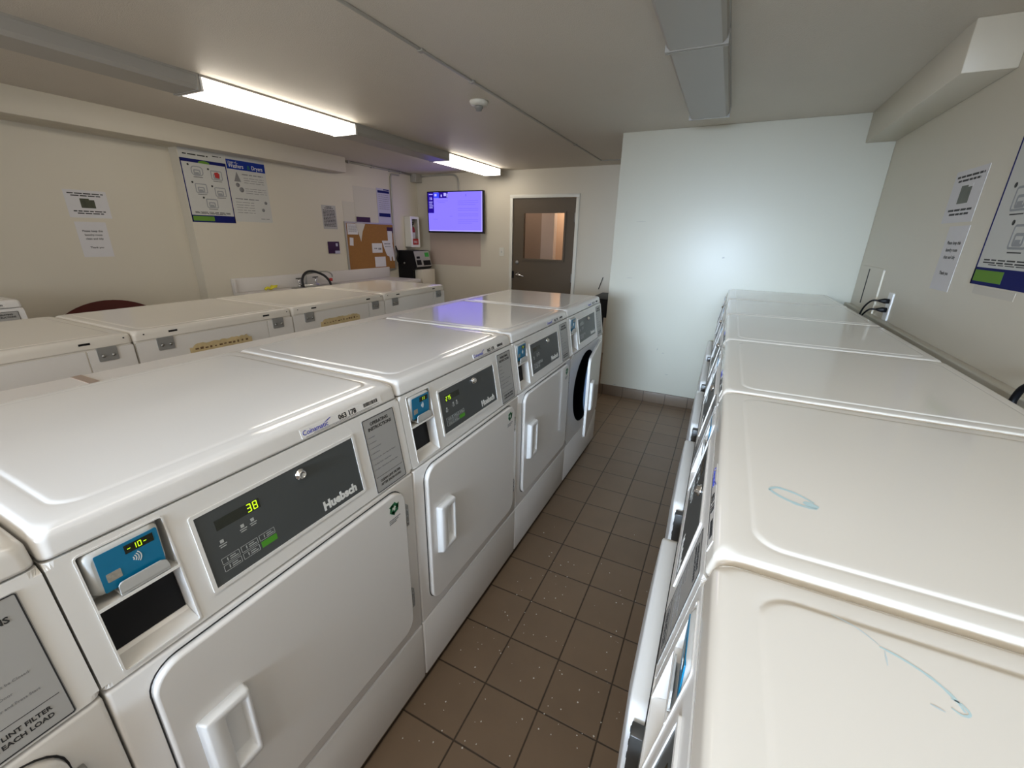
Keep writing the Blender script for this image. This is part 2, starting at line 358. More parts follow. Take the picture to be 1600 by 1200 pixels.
strip('lit fluorescent ceiling light near the television, the smaller looking lit one', -2.35, -2.11, 4.035, 5.2, 0.078, True)
strip('unlit wide ceiling light at the top edge above the aisle', 0.312, 0.553, 0.93, 2.122, 0.06, False)
strip('unlit wide ceiling light whose end stops short of the plain white wall', 0.312, 0.553, 2.128, 3.325, 0.06, False)
strip('added lit ceiling light, unseen behind the camera, brightens the near machine tops', 0.312, 0.553, -1.9, -0.7, 0.078, True)  # added lamp out of view, brings up the near machine tops
strip('added half-bright ceiling light, unseen right above the camera, brightens the near machine tops', 0.312, 0.553, -0.35, 0.85, 0.078, 2)  # added half-strength lamp overhead, more light on near tops and the right side
strip('added lit ceiling light, unseen behind the camera on the left, brightens the machine tops', -2.35, -2.11, -1.9, -0.7, 0.078, 1)  # added to the left row out of view, further brightens the tops
# smoke detector
t = thing('heat_detector', 'small round stepped heat detector on the ceiling', 'detector', (-0.91, 2.614, H))
b = B(); lathe(b, [(0, 0), (0.058, 0), (0.06, -0.006), (0.052, -0.022), (0.036, -0.028), (0, -0.028)]); obj('base', b, 'trim', t)
b = B(); lathe(b, [(0, -0.028), (0.028, -0.028), (0.026, -0.042), (0.02, -0.044), (0.018, -0.055), (0, -0.055)]); obj('sensor', b, 'galv', t)
# ------------------------------------------------------------ machines
PT = 0.2188
FP = fr((0, 0, 0.835), (0, 1, 0), (-0.035, 0, 0.216))     # slanted control panel frame
UP = FP@Matrix.Translation((0, 0.204, 0.0012))@Matrix.Rotation(math.radians(9.2), 4, 'X')@Matrix.Translation((0, -0.204, 0))
FV = fr((0, 0, 0), (0, 1, 0), (0, 0, 1))                   # vertical front frame
MW = 0.683
def top_mesh(z0=1.051):
    b = B(); rings = []
    def ring(i, fi, ri, z, r): return [(-x, y, z) for x, y in reversed(rr_pts(fi, 0.711-ri, i, MW-i, r, 8))]
    rings.append(ring(0.0, 0.036, 0.0, z0, 0.014)); rings.append(ring(0.0, 0.0365, 0.0, z0+0.004, 0.014)); rings.append(ring(0.0, 0.041, 0.0, z0+0.022, 0.016))
    for k in range(1, 7):
        a = PI/2*k/6; c = 1-math.cos(a); q = 1-math.sin(a)
        rings.append(ring(0.013*c, 0.041+0.017*c, 0.013*c, 1.090-0.017*q, 0.016+0.010*c))
    for i, z in ((0.0015, 1.0901), (0.008, 1.0904), (0.020, 1.0905), (0.024, 1.0904), (0.0265, 1.0902), (0.028, 1.0903), (0.0295, 1.0907), (0.032, 1.0915), (0.034, 1.0918), (0.036, 1.0919), (0.045, 1.0919), (0.060, 1.0919)):
        rings.append(ring(0.013+i, 0.058+i, 0.013+i*0.8, z, 0.027 if i < 0.02 else max(0.03, 0.045-i*0.3)))
    loft(b, rings); return b
def control_panel_mesh():
    b = B(); t = bmesh.new()
    us = [0.0, 0.027, 0.131, MW]; vs = [0.002, 0.010, 0.206, PT-0.003]
    g = [[t.verts.new((u, v, 0)) for v in vs] for u in us]
    fs = []
    for i in range(3):
        for j in range(3):
            if (i, j) == (1, 1): continue
            fs.append(t.faces.new((g[i][j], g[i+1][j], g[i+1][j+1], g[i][j+1])))
    r = bmesh.ops.extrude_face_region(t, geom=fs)
    for v in r['geom']:
        if isinstance(v, bmesh.types.BMVert): v.co.z -= 0.055
    t.edges.ensure_lookup_table()
    es = [e for e in t.edges if all(abs(v.co.z) < 1e-6 for v in e.verts) and
          (all(v.co.x < 1e-6 for v in e.verts) or all(v.co.x > MW-1e-6 for v in e.verts))]
    bmesh.ops.bevel(t, geom=es, offset=0.011, segments=4, profile=0.5, affect='EDGES')
    bmesh.ops.recalc_face_normals(t, faces=t.faces)
    add(b, t, FP)
    # sloping lip in the recess and its back edge
    return b
def make_machine(kind, label, door_deg=0.0, loc=(0, 0, 0), rz=0):
    E = 'enamel' if kind == 'dryer' else 'enamel_aged'
    t = thing('clothes_dryer' if kind == 'dryer' else 'washing_machine', label, kind if kind == 'dryer' else 'washer', loc, rz)
    b = B(); loft(b, [[(-x, y, z) for x, y in reversed(rr_pts(0.06, 0.708, 0.002, MW-0.002, 0.008, 3))] for z in (0.03, 1.052)], smooth=False); 
    box(b, -0.66, -0.06, 0.03, MW-0.03, 0.0, 0.03); obj('cabinet', b, E, t)
    b = top_mesh(); obj('top_panel', b, E, t)
    b = control_panel_mesh(); cp = obj('control_panel', b, 'panel', t)
    b = B(); box(b, 0.028, 0.130, 0.025, 0.116, -0.036, -0.033, m=FP); obj('coin_opening', b, 'black', t)
    b = B()     # recess trim: outline, shelf under the reader, sloping sill
    rframe(b, 0.0255, 0.1325, 0.0085, 0.2075, 0.006, 0.0025, -0.002, 0.0015, FP)
    box(b, 0.027, 0.131, 0.114, 0.119, -0.05, 0.002, m=FP)
    loft(b, [[(u, 0.0101, -0.05), (u, 0.0101, 0.0), (u, 0.0115, -0.0005), (u, 0.024, -0.026), (u, 0.029, -0.031), (u, 0.029, -0.05)] for u in (0.0275, 0.1305)], FP, smooth=False)
    obj('recess_trim', b, 'panel', t)
    # reader, hung upright in the leaning panel
    b = B()
    rings = []
    for i, w in ((0.0, -0.035), (0.0, -0.004), (0.0015, 0.001), (0.005, 0.0045), (0.008, 0.0055)):
        rings.append([(x, y, w) for x, y in rr_pts(0.031+i, 0.123-i, 0.130+i, 0.204-i, 0.010)])
    loft(b, rings, UP); rd = obj('card_reader', b, 'plastic_grey', t)
    b = B(); rplate(b, 0.043, 0.1185, 0.1335, 0.197, 0.002, 0.0045, 0.0062, UP)
    obj('reader_face', b, 'sky', rd)
    b = B(); box(b, 0.076, 0.112, 0.178, 0.192, 0.0062, 0.0066, m=UP); obj('reader_display', b, 'lcd', rd)
    b = B(); rplate(b, 0.049, 0.066, 0.148, 0.162, 0.001, 0.0062, 0.0066, UP); obj('chip_symbol', b, 'chip', rd)
    b = B()
    for k in range(4):
        rr = 0.003+0.003*k; cx, cy = 0.080, 0.1655
        a = [(cx+rr*math.cos(x), cy+rr*math.sin(x)) for x in [math.radians(q) for q in range(-42, 43, 14)]]
        c = [(cx+(rr+0.0013)*math.cos(x), cy+(rr+0.0013)*math.sin(x)) for x in [math.radians(q) for q in range(42, -43, -14)]]
        poly(b, a+c, 0.0062, 0.0066, UP)
    obj('tap_symbol', b, 'pale_ink', rd)
    b = B()      # curved scoop in front of the card slot
    sc = [(0.056, 0.124)]+[(0.056+0.006*(1-math.cos(a)), 0.137+0.006*math.sin(a)) for a in (0.3, 0.8, 1.2, 1.57)]+[(0.110, 0.143), (0.117, 0.139), (0.119, 0.130), (0.119, 0.124)]
    poly(b, sc, 0.0115, 0.014, UP); box(b, 0.056, 0.119, 0.122, 0.126, -0.01, 0.014, m=UP); obj('card_scoop', b, 'plastic_grey', rd)
    # dark faceplate
    b = B(); rframe(b, 0.1605, 0.5155, 0.034, 0.183, 0.005, 0.0065, -0.001, 0.003, FP); obj('faceplate_bezel', b, 'panel', t)
    b = B(); rplate(b, 0.1665, 0.5095, 0.040, 0.177, 0.003, 0.0, 0.0015, FP); fp = obj('faceplate', b, 'dark_face', t)
    b = B(); box(b, 0.194, 0.274, 0.1365, 0.1555, 0.0015, 0.0019, m=FP); obj('display_window', b, 'lcd', fp)
    b = B(); text(b, 'Huebsch', 0.397, 0.051, 0.0275, FP, bold=0.05, w=0.0018, sx=0.97); obj('lettering', b, 'pale_ink', fp)
    b = B(); Lm = FP@Matrix.Translation((0.365, 0.157, 0)); lathe(b, [(0, 0.001), (0.0125, 0.001), (0.0115, 0.006), (0.0085, 0.007), (0.0085, 0.0115), (0.006, 0.0125), (0.006, 0.011), (0, 0.011)], Lm); obj('lock', b, 'chrome', fp)
    b = B()
    for r_, z_ in ((0, 0.073), (1, 0.0585)):
        for c_ in range(3):
            if r_ == 1 and c_ == 2: continue
            u0 = 0.186+c_*0.0343; rframe(b, u0, u0+0.031, z_, z_+0.012, 0.001, 0.0006, 0.0013, 0.0019, FP)
            for q in range(2): box(b, u0+0.014, u0+0.028-0.004*q, z_+0.003+q*0.004, z_+0.0045+q*0.004, 0.0015, 0.0019, m=FP)
            box(b, u0+0.009, u0+0.0105, z_+0.003, z_+0.009, 0.0015, 0.0019, m=FP)
    for (u0, v0) in ((0.193, 0.112), (0.231, 0.118), (0.250, 0.119)):
        box(b, u0, u0+0.006, v0, v0+0.006, 0.0015, 0.0019, m=FP); box(b, u0-0.003, u0+0.010, v0-0.004, v0-0.0025, 0.0015, 0.0019, m=FP); box(b, u0-0.002, u0+0.008, v0-0.008, v0-0.0065, 0.0015, 0.0019, m=FP)
    obj('keypad', b, 'dim_ink', fp)
    # operating instruction plate
    b = B(); rplate(b, 0.548, 0.658, 0.005, 0.201, 0.004, -0.001, 0.0012, FP); ip = obj('instruction_plate', b, 'plate', t)
    b = B(); rframe(b, 0.549, 0.657, 0.006, 0.200, 0.0035, 0.0016, 0.0006, 0.0016, FP)
    text(b, 'OPERATING', 0.603, 0.181, 0.0115, FP, align='CENTER', bold=0.03, w=0.0014); text(b, 'INSTRUCTIONS', 0.603, 0.168, 0.0115, FP, align='CENTER', bold=0.03, w=0.0014)
    box(b, 0.556, 0.651, 0.0445, 0.0452, 0.0012, 0.0016, m=FP)
    text(b, 'CLEAN LINT FILTER', 0.603, 0.030, 0.0085, FP, align='CENTER', bold=0.025, w=0.0014); text(b, 'AFTER EACH LOAD', 0.603, 0.0195, 0.0085, FP, align='CENTER', bold=0.025, w=0.0014)
    obj('heading_lettering', b, 'ink', ip)
    b = B(); 
    for k, (v_, l_) in enumerate(((0.150, 0.02), (0.136, 0.022), (0.122, 0.034), (0.108, 0.026), (0.094, 0.0), (0.079, 0.0), (0.065, 0.0))):
        box(b, 0.555, 0.556, v_, v_+0.004, 0.0012, 0.0015, m=FP)
        if l_: box(b, 0.559, 0.559+l_, v_+0.0008, v_+0.0026, 0.0012, 0.0015, m=FP)
    for v_, s_ in ((0.094, 'During Cycle - Door Must be Closed'), (0.079, 'To Stop Cycle - Open Door'), (0.065, 'To Start - Close Door and Press Start')):
        text(b, s_, 0.559, v_, 0.0052, FP, w=0.0013, bold=0.01)
    obj('body_lettering', b, 'grey_ink', ip)
    if kind == 'dryer':
        # lower panels
        b = B(); box(b, -0.06, 0.0, 0.0, MW, 0.035, 0.2665, bev=0.006, seg=3); obj('lower_panel', b, E, t)
        b = B()
        if door_deg:
            # front panel with a round opening
            n = 48; cx, cz, R = 0.325, 0.565, 0.232
            inner = [(cx+R*math.cos(2*PI*k/n), cz+R*math.sin(2*PI*k/n)) for k in range(n)]
            outer = []
            for k in range(n):
                a = 2*PI*k/n; dx, dz = math.cos(a), math.sin(a)
                s = min((MW-cx if dx > 0 else cx)/max(abs(dx), 1e-6), (0.831-cz if dz > 0 else cz-0.2705)/max(abs(dz), 1e-6)); outer.append((cx+dx*s, cz+dz*s))
            rings = [[(-0.03, y, z) for y, z in outer], [(0.0, y, z) for y, z in outer], [(0.0, y, z) for y, z in inner], [(-0.05, y, z) for y, z in inner]]
            loft(b, rings, cap0=False, cap1=False, smooth=False)
            obj('front_panel', b, E, t)
            b = B(); rings = [[(xx, y, z) for y, z in [(cx+q*math.cos(2*PI*k/n), cz+q*math.sin(2*PI*k/n)) for k in range(n)]] for xx, q in ((-0.002, R-0.003), (-0.05, R-0.005), (-0.055, 0.27), (-0.056, 0.27))]
            b.free(); b = B()
            loft(b, [[(xx, cx+q*math.cos(2*PI*k/n), cz+q*math.sin(2*PI*k/n)) for k in range(n)] for xx, q in ((-0.001, R-0.002), (-0.056, R-0.002), (-0.057, 0.001))], cap0=False, cap1=True)
            obj('drum', b, 'black', t)
        else:
            box(b, -0.06, 0.0, 0.0, MW, 0.2705, 0.831, bev=0.006, seg=3); obj('front_panel', b, E, t)
        # door
        hy = 0.630
        Dm = Matrix.Translation((0.0, hy, 0)) @ Matrix.Rotation(math.radians(door_deg), 4, 'Z') @ Matrix.Translation((0.0, -hy, 0))
        DF = Dm @ FV
        b = B(); rplate(b, 0.043, 0.630, 0.321, 0.818, 0.045, 0.001, 0.015, DF, soft=0.005, n=8); d = obj('door', b, E, t)
        b = B(); rframe(b, 0.0410, 0.6325, 0.3185, 0.8200, 0.047, 0.003, 0.0002, 0.0016, DF); obj('door_gap_line', b, 'rubber' if not door_deg else 'plastic', d)  # dark ring puts gap shade around the closed door; pale on the ajar one
        b = B()
        rings = []
        for (u0, u1, i, w, r_) in ((0.076, 0.160, 0.0, 0.014, 0.005), (0.082, 0.158, 0.003, 0.031, 0.005), (0.085, 0.157, 0.005, 0.033, 0.005), (0.110, 0.152, 0.018, 0.033, 0.004), (0.112, 0.150, 0.020, 0.031, 0.004), (0.114, 0.147, 0.036, 0.0156, 0.004)):
            rings.append([(x, y, w) for x, y in rr_pts(u0, u1, 0.496+i, 0.670-i, r_)])
        loft(b, rings, DF); obj('door_handle', b, 'plastic', d)
        for z in (0.688, 0.392):
            b = B(); box(b, 0.628, 0.643, z, z+0.066, 0.0, 0.012, bev=0.002, m=FV)
            for q in (0.012, 0.033, 0.054): lathe(b, [(0, 0), (0.003, 0), (0.003, 0.002), (0, 0.002)], FV@Matrix.Translation((0.636, z+q, 0.012)), n=8)
            obj('hinge', b, 'galv', d)
        if door_deg:
            b = B(); lathe(b, [(0, -0.028), (0.16, -0.028), (0.175, -0.02), (0.18, 0.001), (0, 0.001)], DF@Matrix.Translation((0.325, 0.565, 0))); obj('inner_liner', b, 'gasket', d)
    else:
        b = B(); box(b, -0.06, 0.0, 0.0, MW, 0.035, 0.831, bev=0.006, seg=3); obj('front_panel', b, E, t)
        b = B()
        rings = []
        def wf(u): q = (u-0.090)/0.538; return 0.040-0.009*q+0.012*math.sin(PI*q)
        for i, dw in ((0.0, None), (0.0, -0.005), (0.0015, -0.0015), (0.005, 0.0), (0.03, 0.001), (0.07, 0.002), (0.12, 0.0025)):
            rings.append([(x, y, 0.002 if dw is None else wf(x)+dw) for x, y in rr_pts(0.090+i, 0.628-i, 0.215+i, 0.670-i, max(0.03, 0.035-i), 8)])
        loft(b, rings, FV); d = obj('door', b, 'plastic', t)
        b = B(); rplate(b, 0.11, 0.61, 0.23, 0.645, 0.03, 0.0, 0.0025, FV); obj('door_gasket', b, 'rubber', d)
        for z in (0.560, 0.235):
            b = B(); box(b, 0.6285, 0.655, z, z+0.10, 0.0, 0.022, bev=0.002, m=FV)
            for q in (0.015, 0.05, 0.085): box(b, 0.634, 0.640, z+q, z+q+0.008, 0.022, 0.0235, m=FV)
            obj('hinge', b, 'hinge', d)
    return t
def lip_sticker(t, u0=0.392, number='063 178'):
    LF = fr((-0.0367, 0, 1.0553), (0, 1, 0), (-0.0045, 0, 0.018))
    b = B(); box(b, u0, u0+0.235, -0.001, 0.0190, -0.0005, 0.0012, m=LF); s = obj('asset_sticker', b, 'enamel', t)
    b = B(); text(b, 'Coinamatic', u0+0.003, 0.0050, 0.0150, LF, bold=0.01, w=0.0014, shear=0.1, sx=0.95)
    for k in range(3): poly(b, [(u0+0.060+k*0.004, 0.0140+k*0.0016), (u0+0.068+k*0.004, 0.0165+k*0.0016), (u0+0.073+k*0.004, 0.0165+k*0.0016), (u0+0.065+k*0.004, 0.0140+k*0.0016)], 0.0012, 0.0016, LF)
    obj('blue_lettering', b, 'blue_ink', s)
    b = B(); text(b, number, u0+0.098, 0.0050, 0.0160, LF, bold=0.035, w=0.0014)
    x = u0+0.175
    while x < u0+0.218:
        wq = random.choice((0.001, 0.002, 0.003)); box(b, x, x+wq, 0.007, 0.016, 0.0012, 0.0016, m=LF); x += wq+random.choice((0.001, 0.0015))
    box(b, u0+0.03, u0+0.225, 0.0022, 0.0029, 0.0012, 0.0015, m=LF); box(b, u0+0.01, u0+0.20, 0.0000, 0.0007, 0.0012, 0.0015, m=LF)
    obj('black_lettering', b, 'ink', s)
def recycle_sticker(t):
    b = B(); F2 = FV@Matrix.Translation((0.584, 0.780, 0.015))@Matrix.Scale(1.3, 4)
    for k in range(3):
        R3 = F2@Matrix.Rotation(math.radians(120*k), 4, 'Z')
        poly(b, [(-0.012, 0.006), (0.002, 0.014), (0.010, 0.006), (0.014, 0.008), (0.012, -0.004), (0.002, -0.002), (0.006, 0.002), (0.000, 0.007), (-0.008, 0.003)], 0.0, 0.0005, R3)
    d = [c for c in t.children if c.name.startswith('door')][0]
    obj('recycling_sticker', b, 'dkgreen', d)
    b = B()
    for k in range(3): box(b, -0.016, 0.016-0.006*k, -0.024-k*0.004, -0.022-k*0.004, 0, 0.0005, m=F2)
    obj('sticker_caption', b, 'grey_ink', d)
# --- dryers in the middle row (fronts face the aisle)
D1 = make_machine('dryer', 'white front-loading dryer nearest the camera showing 38 on its dark panel display', loc=(0, 0, 0))
D4 = make_machine('dryer', 'white dryer at the far end of the middle row with its door ajar', door_deg=8.5, loc=(0, 3*W, 0))
D0 = dup(D1, (0, -W, 0), 0, 'white dryer cut off at the lower left corner, only its instruction plate end in view')
D2 = dup(D1, (0, W, 0), 0, 'white dryer showing 275 on its display, second complete one from the camera')
D3 = dup(D1, (0, 2*W, 0), 0, 'white dryer between the one with the door ajar and the one showing 275')
DL = dup(D1, (-2.65, 0.080, 0), 0, 'white dryer at the left edge of the photo, a corner above the washer tops')
for t in (D1, D2, D3, D4): lip_sticker(t)
lip_sticker(DL)
for t in (D1, D2, D3): recycle_sticker(t)
def readout(t, s, u, v, h, on_reader):
    b = B(); seg7(b, s, u, v, h, UP if on_reader else FP, w=0.0066 if on_reader else 0.0019)
    par = [c for c in t.children if c.name.startswith('card_reader' if on_reader else 'faceplate') and not c.name.startswith('faceplate_bezel')][0]
    obj('digits', b, 'led', par)
readout(D1, '38', 0.2495, 0.1382, 0.0158, False); readout(D1, '-10-', 0.079, 0.1805, 0.0090, True)
readout(D2, '275', 0.1985, 0.1385, 0.013, False); readout(D2, ' 11', 0.080, 0.1805, 0.0090, True)
readout(D3, ' 7', 0.080, 0.1805, 0.0090, True)
for t in (D1, D2):
    fp = [c for c in t.children if c.name.startswith('faceplate') and 'bezel' not in c.name][0]
    b = B(); box(b, 0.2555, 0.2865, 0.0585, 0.0705, 0.0015, 0.002, m=FP); obj('lit_key', b, 'key_lit', fp)
# --- washers, right hand row (fronts face left to the aisle)
YR = 0.3716
R1 = make_machine('washer', 'white washer in the right row with a pale blue detergent smear on its top', loc=(0.70, YR+W, 0), rz=PI)
RL = [('white washer nearest the camera in the right row, with thin curved blue smears on top', 0),
      ('white washer third from the camera in the right row, faint grey smudge on top', 2),
      ('white washer fourth from the camera in the right row', 3),
      ('white washer in the right row, next to the last one by the white wall', 4),
      ('white washer at the far end of the right row, touching the plain white wall', 5)]
RS = {1: R1}
for lab, k in RL: RS[k] = dup(R1, (0.70, YR+k*W, 0), PI, lab)
for k in (1, 2, 3): lip_sticker(RS[k], 0.40)
# --- washers backing onto the dryers (fronts face the left wall)
def back_details(t):
    BF = fr((-0.711, MW, 0), (0, -1, 0), (0, 0, 1))   # seen from behind, u runs from the machine's right
    for u in (0.073, 0.570):
        b = B(); rplate(b, u, u+0.058, 1.002, 1.052, 0.004, 0.0, 0.006, BF); br = obj('rear_bracket', b, 'galv', t)
        b = B()
        for q in (0.014, 0.044): lathe(b, [(0, 0.006), (0.006, 0.006), (0.005, 0.010), (0, 0.011)], BF@Matrix.Translation((u+q, 1.022, 0)), n=12)
        obj('bolt', b, 'steel', br)
    b = B()
    for u in (0.122, 0.528): box(b, u, u+0.032, 1.068, 1.0755, -0.004, 0.0006, m=BF)
    for u, z in ((0.035, 1.072), (0.655, 1.072), (0.655, 1.04), (0.10, 0.985), (0.14, 0.987), (0.30, 1.010), (0.55, 0.985), (0.60, 0.987), (0.12, 0.975)): box(b, u, u+0.005, z, z+0.005, -0.004, 0.0006, m=BF)
    obj('rear_slots', b, 'black', t)
    b = B(); rplate(b, 0.545, 0.680, 0.40, 1.046, 0.004, -0.002, 0.0022, BF); rplate(b, 0.004, 0.540, 0.40, 1.046, 0.004, -0.002, 0.0014, BF); obj('rear_access_panel', b, 'enamel', t)
WB = (-0.036, 0.648, 1.332, 2.016, 2.700)
W1 = dup(R1, (-2.001, WB[1], 0), PI, 'white washer seen from behind at the left edge of the photo', skip=())
back_details(W1)
W2 = dup(W1, (-2.001, WB[2], 0), PI, 'white washer seen from behind, in front of the maroon round table')
W3 = dup(W1, (-2.001, WB[3], 0), PI, 'white washer seen from behind, in front of the sink counter with yellow gloves')
W4 = dup(W1, (-2.001, WB[4], 0), PI, 'white washer seen from behind at the far end, nearest the television')
# gap cover between the two rows
b = B()
def cover(y0, y1):
    def xe(y): return min(-0.735, -0.832+0.052*y)
    pts = [(-0.713, y0), (-0.713, y1), (xe(y1), y1), (xe(y0), y0)]
    loft(b, [[(x, y, z) for x, y in pts] for z in (0.0, 1.086)], smooth=False)
cover(-0.72, 0.312)
t = obj('gap_cover', b, 'gapboard', label='pale cover board behind the dryers, at the left of the brown joint', cat='cover board', group=None)
b = B(); cover(0.330, 2.74); box(b, -0.80, -0.798, 0.5, 0.503, 1.086, 1.0865)
t = obj('gap_cover', b, 'gapboard', label='long pale cover board between dryers and washers, running beyond the brown joint', cat='cover board')
b = B(); box(b, -0.815, -0.713, 0.310, 0.332, 1.0, 1.0875); obj('joint_tape', b, 'brown_tape', label='short brown strip of old tape joining the pale cover boards', cat='tape')
def old_tape(y0, y1, lab, writing):
    t = thing('masking_tape', lab, 'tape', (-1.286, (y0+y1)/2, 0.97)); hy = (y1-y0)/2
    b = B(); n = 24; top = []; bot = []
    for k in range(n+1):
        u = -hy+2*hy*k/n; top.append((u, 0.030+random.uniform(-0.003, 0.003)-(0.01 if k < 2 or k > n-2 else 0))); bot.append((u, -0.03+random.uniform(-0.002, 0.002)))
    poly(b, bot+list(reversed(top)), 0, 0.002, fr((0, 0, 0), (0, 1, 0), (0, 0, 1))); obj('strip', b, 'tape', t)
    b = B(); x = -hy+0.02
    while x < hy-0.03:
        box(b, x, x+random.uniform(0.006, 0.014), 0.004+random.uniform(0, 0.004), 0.010+random.uniform(0, 0.006), 0.002, 0.0025, m=fr((0, 0, 0), (0, 1, 0), (0, 0, 1))); x += 0.02
    obj('handwriting', b, 'ink_brown', t)
old_tape(0.83, 1.10, 'yellowed tape strip with faded handwriting on back of the nearer washer', '')
old_tape(1.50, 1.79, 'yellowed tape strip with faded handwriting on back of the farther washer', '')
# detergent stains on the right row tops
def blob(bm, pts, wd, z):
    P = smooth_path([(x, y, 0) for x, y in pts], 5); L_, R_ = [], []
    for i, p in enumerate(P):
        d = (P[min(i+1, len(P)-1)]-P[max(i-1, 0)]).normalized(); n_ = Vector((-d.y, d.x, 0))
        w_ = wd*(0.55+0.45*math.sin(PI*i/(len(P)-1)))*random.uniform(0.7, 1.2)
        L_.append(p+n_*w_); R_.append(p-n_*w_)
    pl = [(q.x, q.y, z) for q in L_]+[(q.x, q.y, z) for q in reversed(R_)]
    t = bmesh.new(); vs = [t.verts.new(q) for q in pl]; n = len(L_)
    for i in range(n-1): t.faces.new((vs[i], vs[i+1], vs[2*n-2-i], vs[2*n-1-i]))
    add(bm, t)
def stain(rt, k, strokes, m, lab):
    b = B()
    ox, oy = 0.70, YR+k*W
    for pts, w_ in strokes: blob(b, [(-(x-ox), -(y-oy)) for x, y in pts], w_, 1.0921)
    o = obj('detergent_stain', b, m, rt, label=lab)
stain(RS[1], 1, [([(0.814, 0.572), (0.826, 0.583), (0.850, 0.577), (0.872, 0.560)], 0.0035), ([(0.814, 0.572), (0.828, 0.557), (0.850, 0.545), (0.873, 0.543)], 0.004), ([(0.858, 0.556), (0.876, 0.548)], 0.007)], 'stain', 'dried pale blue loop of detergent')
stain(RS[0], 0, [([(0.890, 0.306), (0.905, 0.300), (0.922, 0.289), (0.933, 0.275), (0.937, 0.262)], 0.0018), ([(0.928, 0.262), (0.934, 0.258), (0.940, 0.262), (0.937, 0.270), (0.931, 0.272)], 0.0012)], 'stain', 'thin grey blue smear')
stain(RS[0], 0, [([(0.855, 0.330), (0.875, 0.322), (0.89, 0.308)], 0.0008), ([(0.893, 0.302), (0.891, 0.285)], 0.0008), ([(0.913, 0.258), (0.922, 0.255)], 0.001)], 'stain2', 'faint blue smear')
# ------------------------------------------------------------ left wall things
LW = lambda x, y, z: fr((x, y, z), (0, 1, 0), (0, 0, 1))
def paper_lines(bm, m, w, h, rows, x0=0.1, x1=0.9, th=0.25):   # rows: (v, u0, u1, height) fractions
    for v, a, c, hh in rows:
        x = a*w
        while x < c*w:
            wl = random.uniform(0.02, 0.05)*max(w, 0.15)/0.25; e = min(x+wl, c*w); box(bm, x, e, v*h, (v+hh)*h, 0.0012, 0.0016, m=m); x = e+0.006*w/0.25
def sheet(name, F, w, h, lab, cat, mats='paper', rows=(), ink='ink', tilt=0, group=None):
    t = thing(name, lab, cat, F.translation, 0, group); R = F.to_3x3().to_4x4()@Matrix.Rotation(tilt, 4, 'Z')
    b = B(); box(b, 0, w, 0, h, 0.0, 0.0012, m=R); obj('sheet', b, mats, t)
    if rows: b = B(); paper_lines(b, R, w, h, rows); obj('printing', b, ink, t)
    return t, R
def photo_notice(F, w, h, lab):
    t, R = sheet('photo_notice', F, w, h, lab, 'notice', 'paper', [(0.86, 0.08, 0.92, 0.04), (0.78, 0.15, 0.85, 0.04), (0.22, 0.12, 0.88, 0.04), (0.14, 0.2, 0.82, 0.04)])
    b = B(); box(b, w*0.33, w*0.67, h*0.36, h*0.70, 0.0012, 0.0018, m=R); box(b, w*0.55, w*0.69, h*0.66, h*0.71, 0.0012, 0.0020, m=R, mi=1); obj('photograph', b, ['photo', 'paper'], t)
def thankyou(F, w, h, lab, lines):
    t, R = sheet('text_notice', F, w, h, lab, 'notice', 'paper')
    b = B()
    for s, v in lines: text(b, s, w*0.5, h*v, h*0.075, R, align='CENTER', bold=0.02, w=0.0014)
    obj('printing', b, 'ink', t)
photo_notice(LW(-3.72, 1.435, 1.532), 0.25, 0.193, 'white notice with small dark photo at the left, upper of two on that wall')
thankyou(LW(-3.72, 1.448, 1.248), 0.185, 0.255, 'white text notice below the photo notice on the left wall', (('Please keep this', .72), ('laundry room', .61), ('clean and tidy', .50), ('Thank you', .25)))
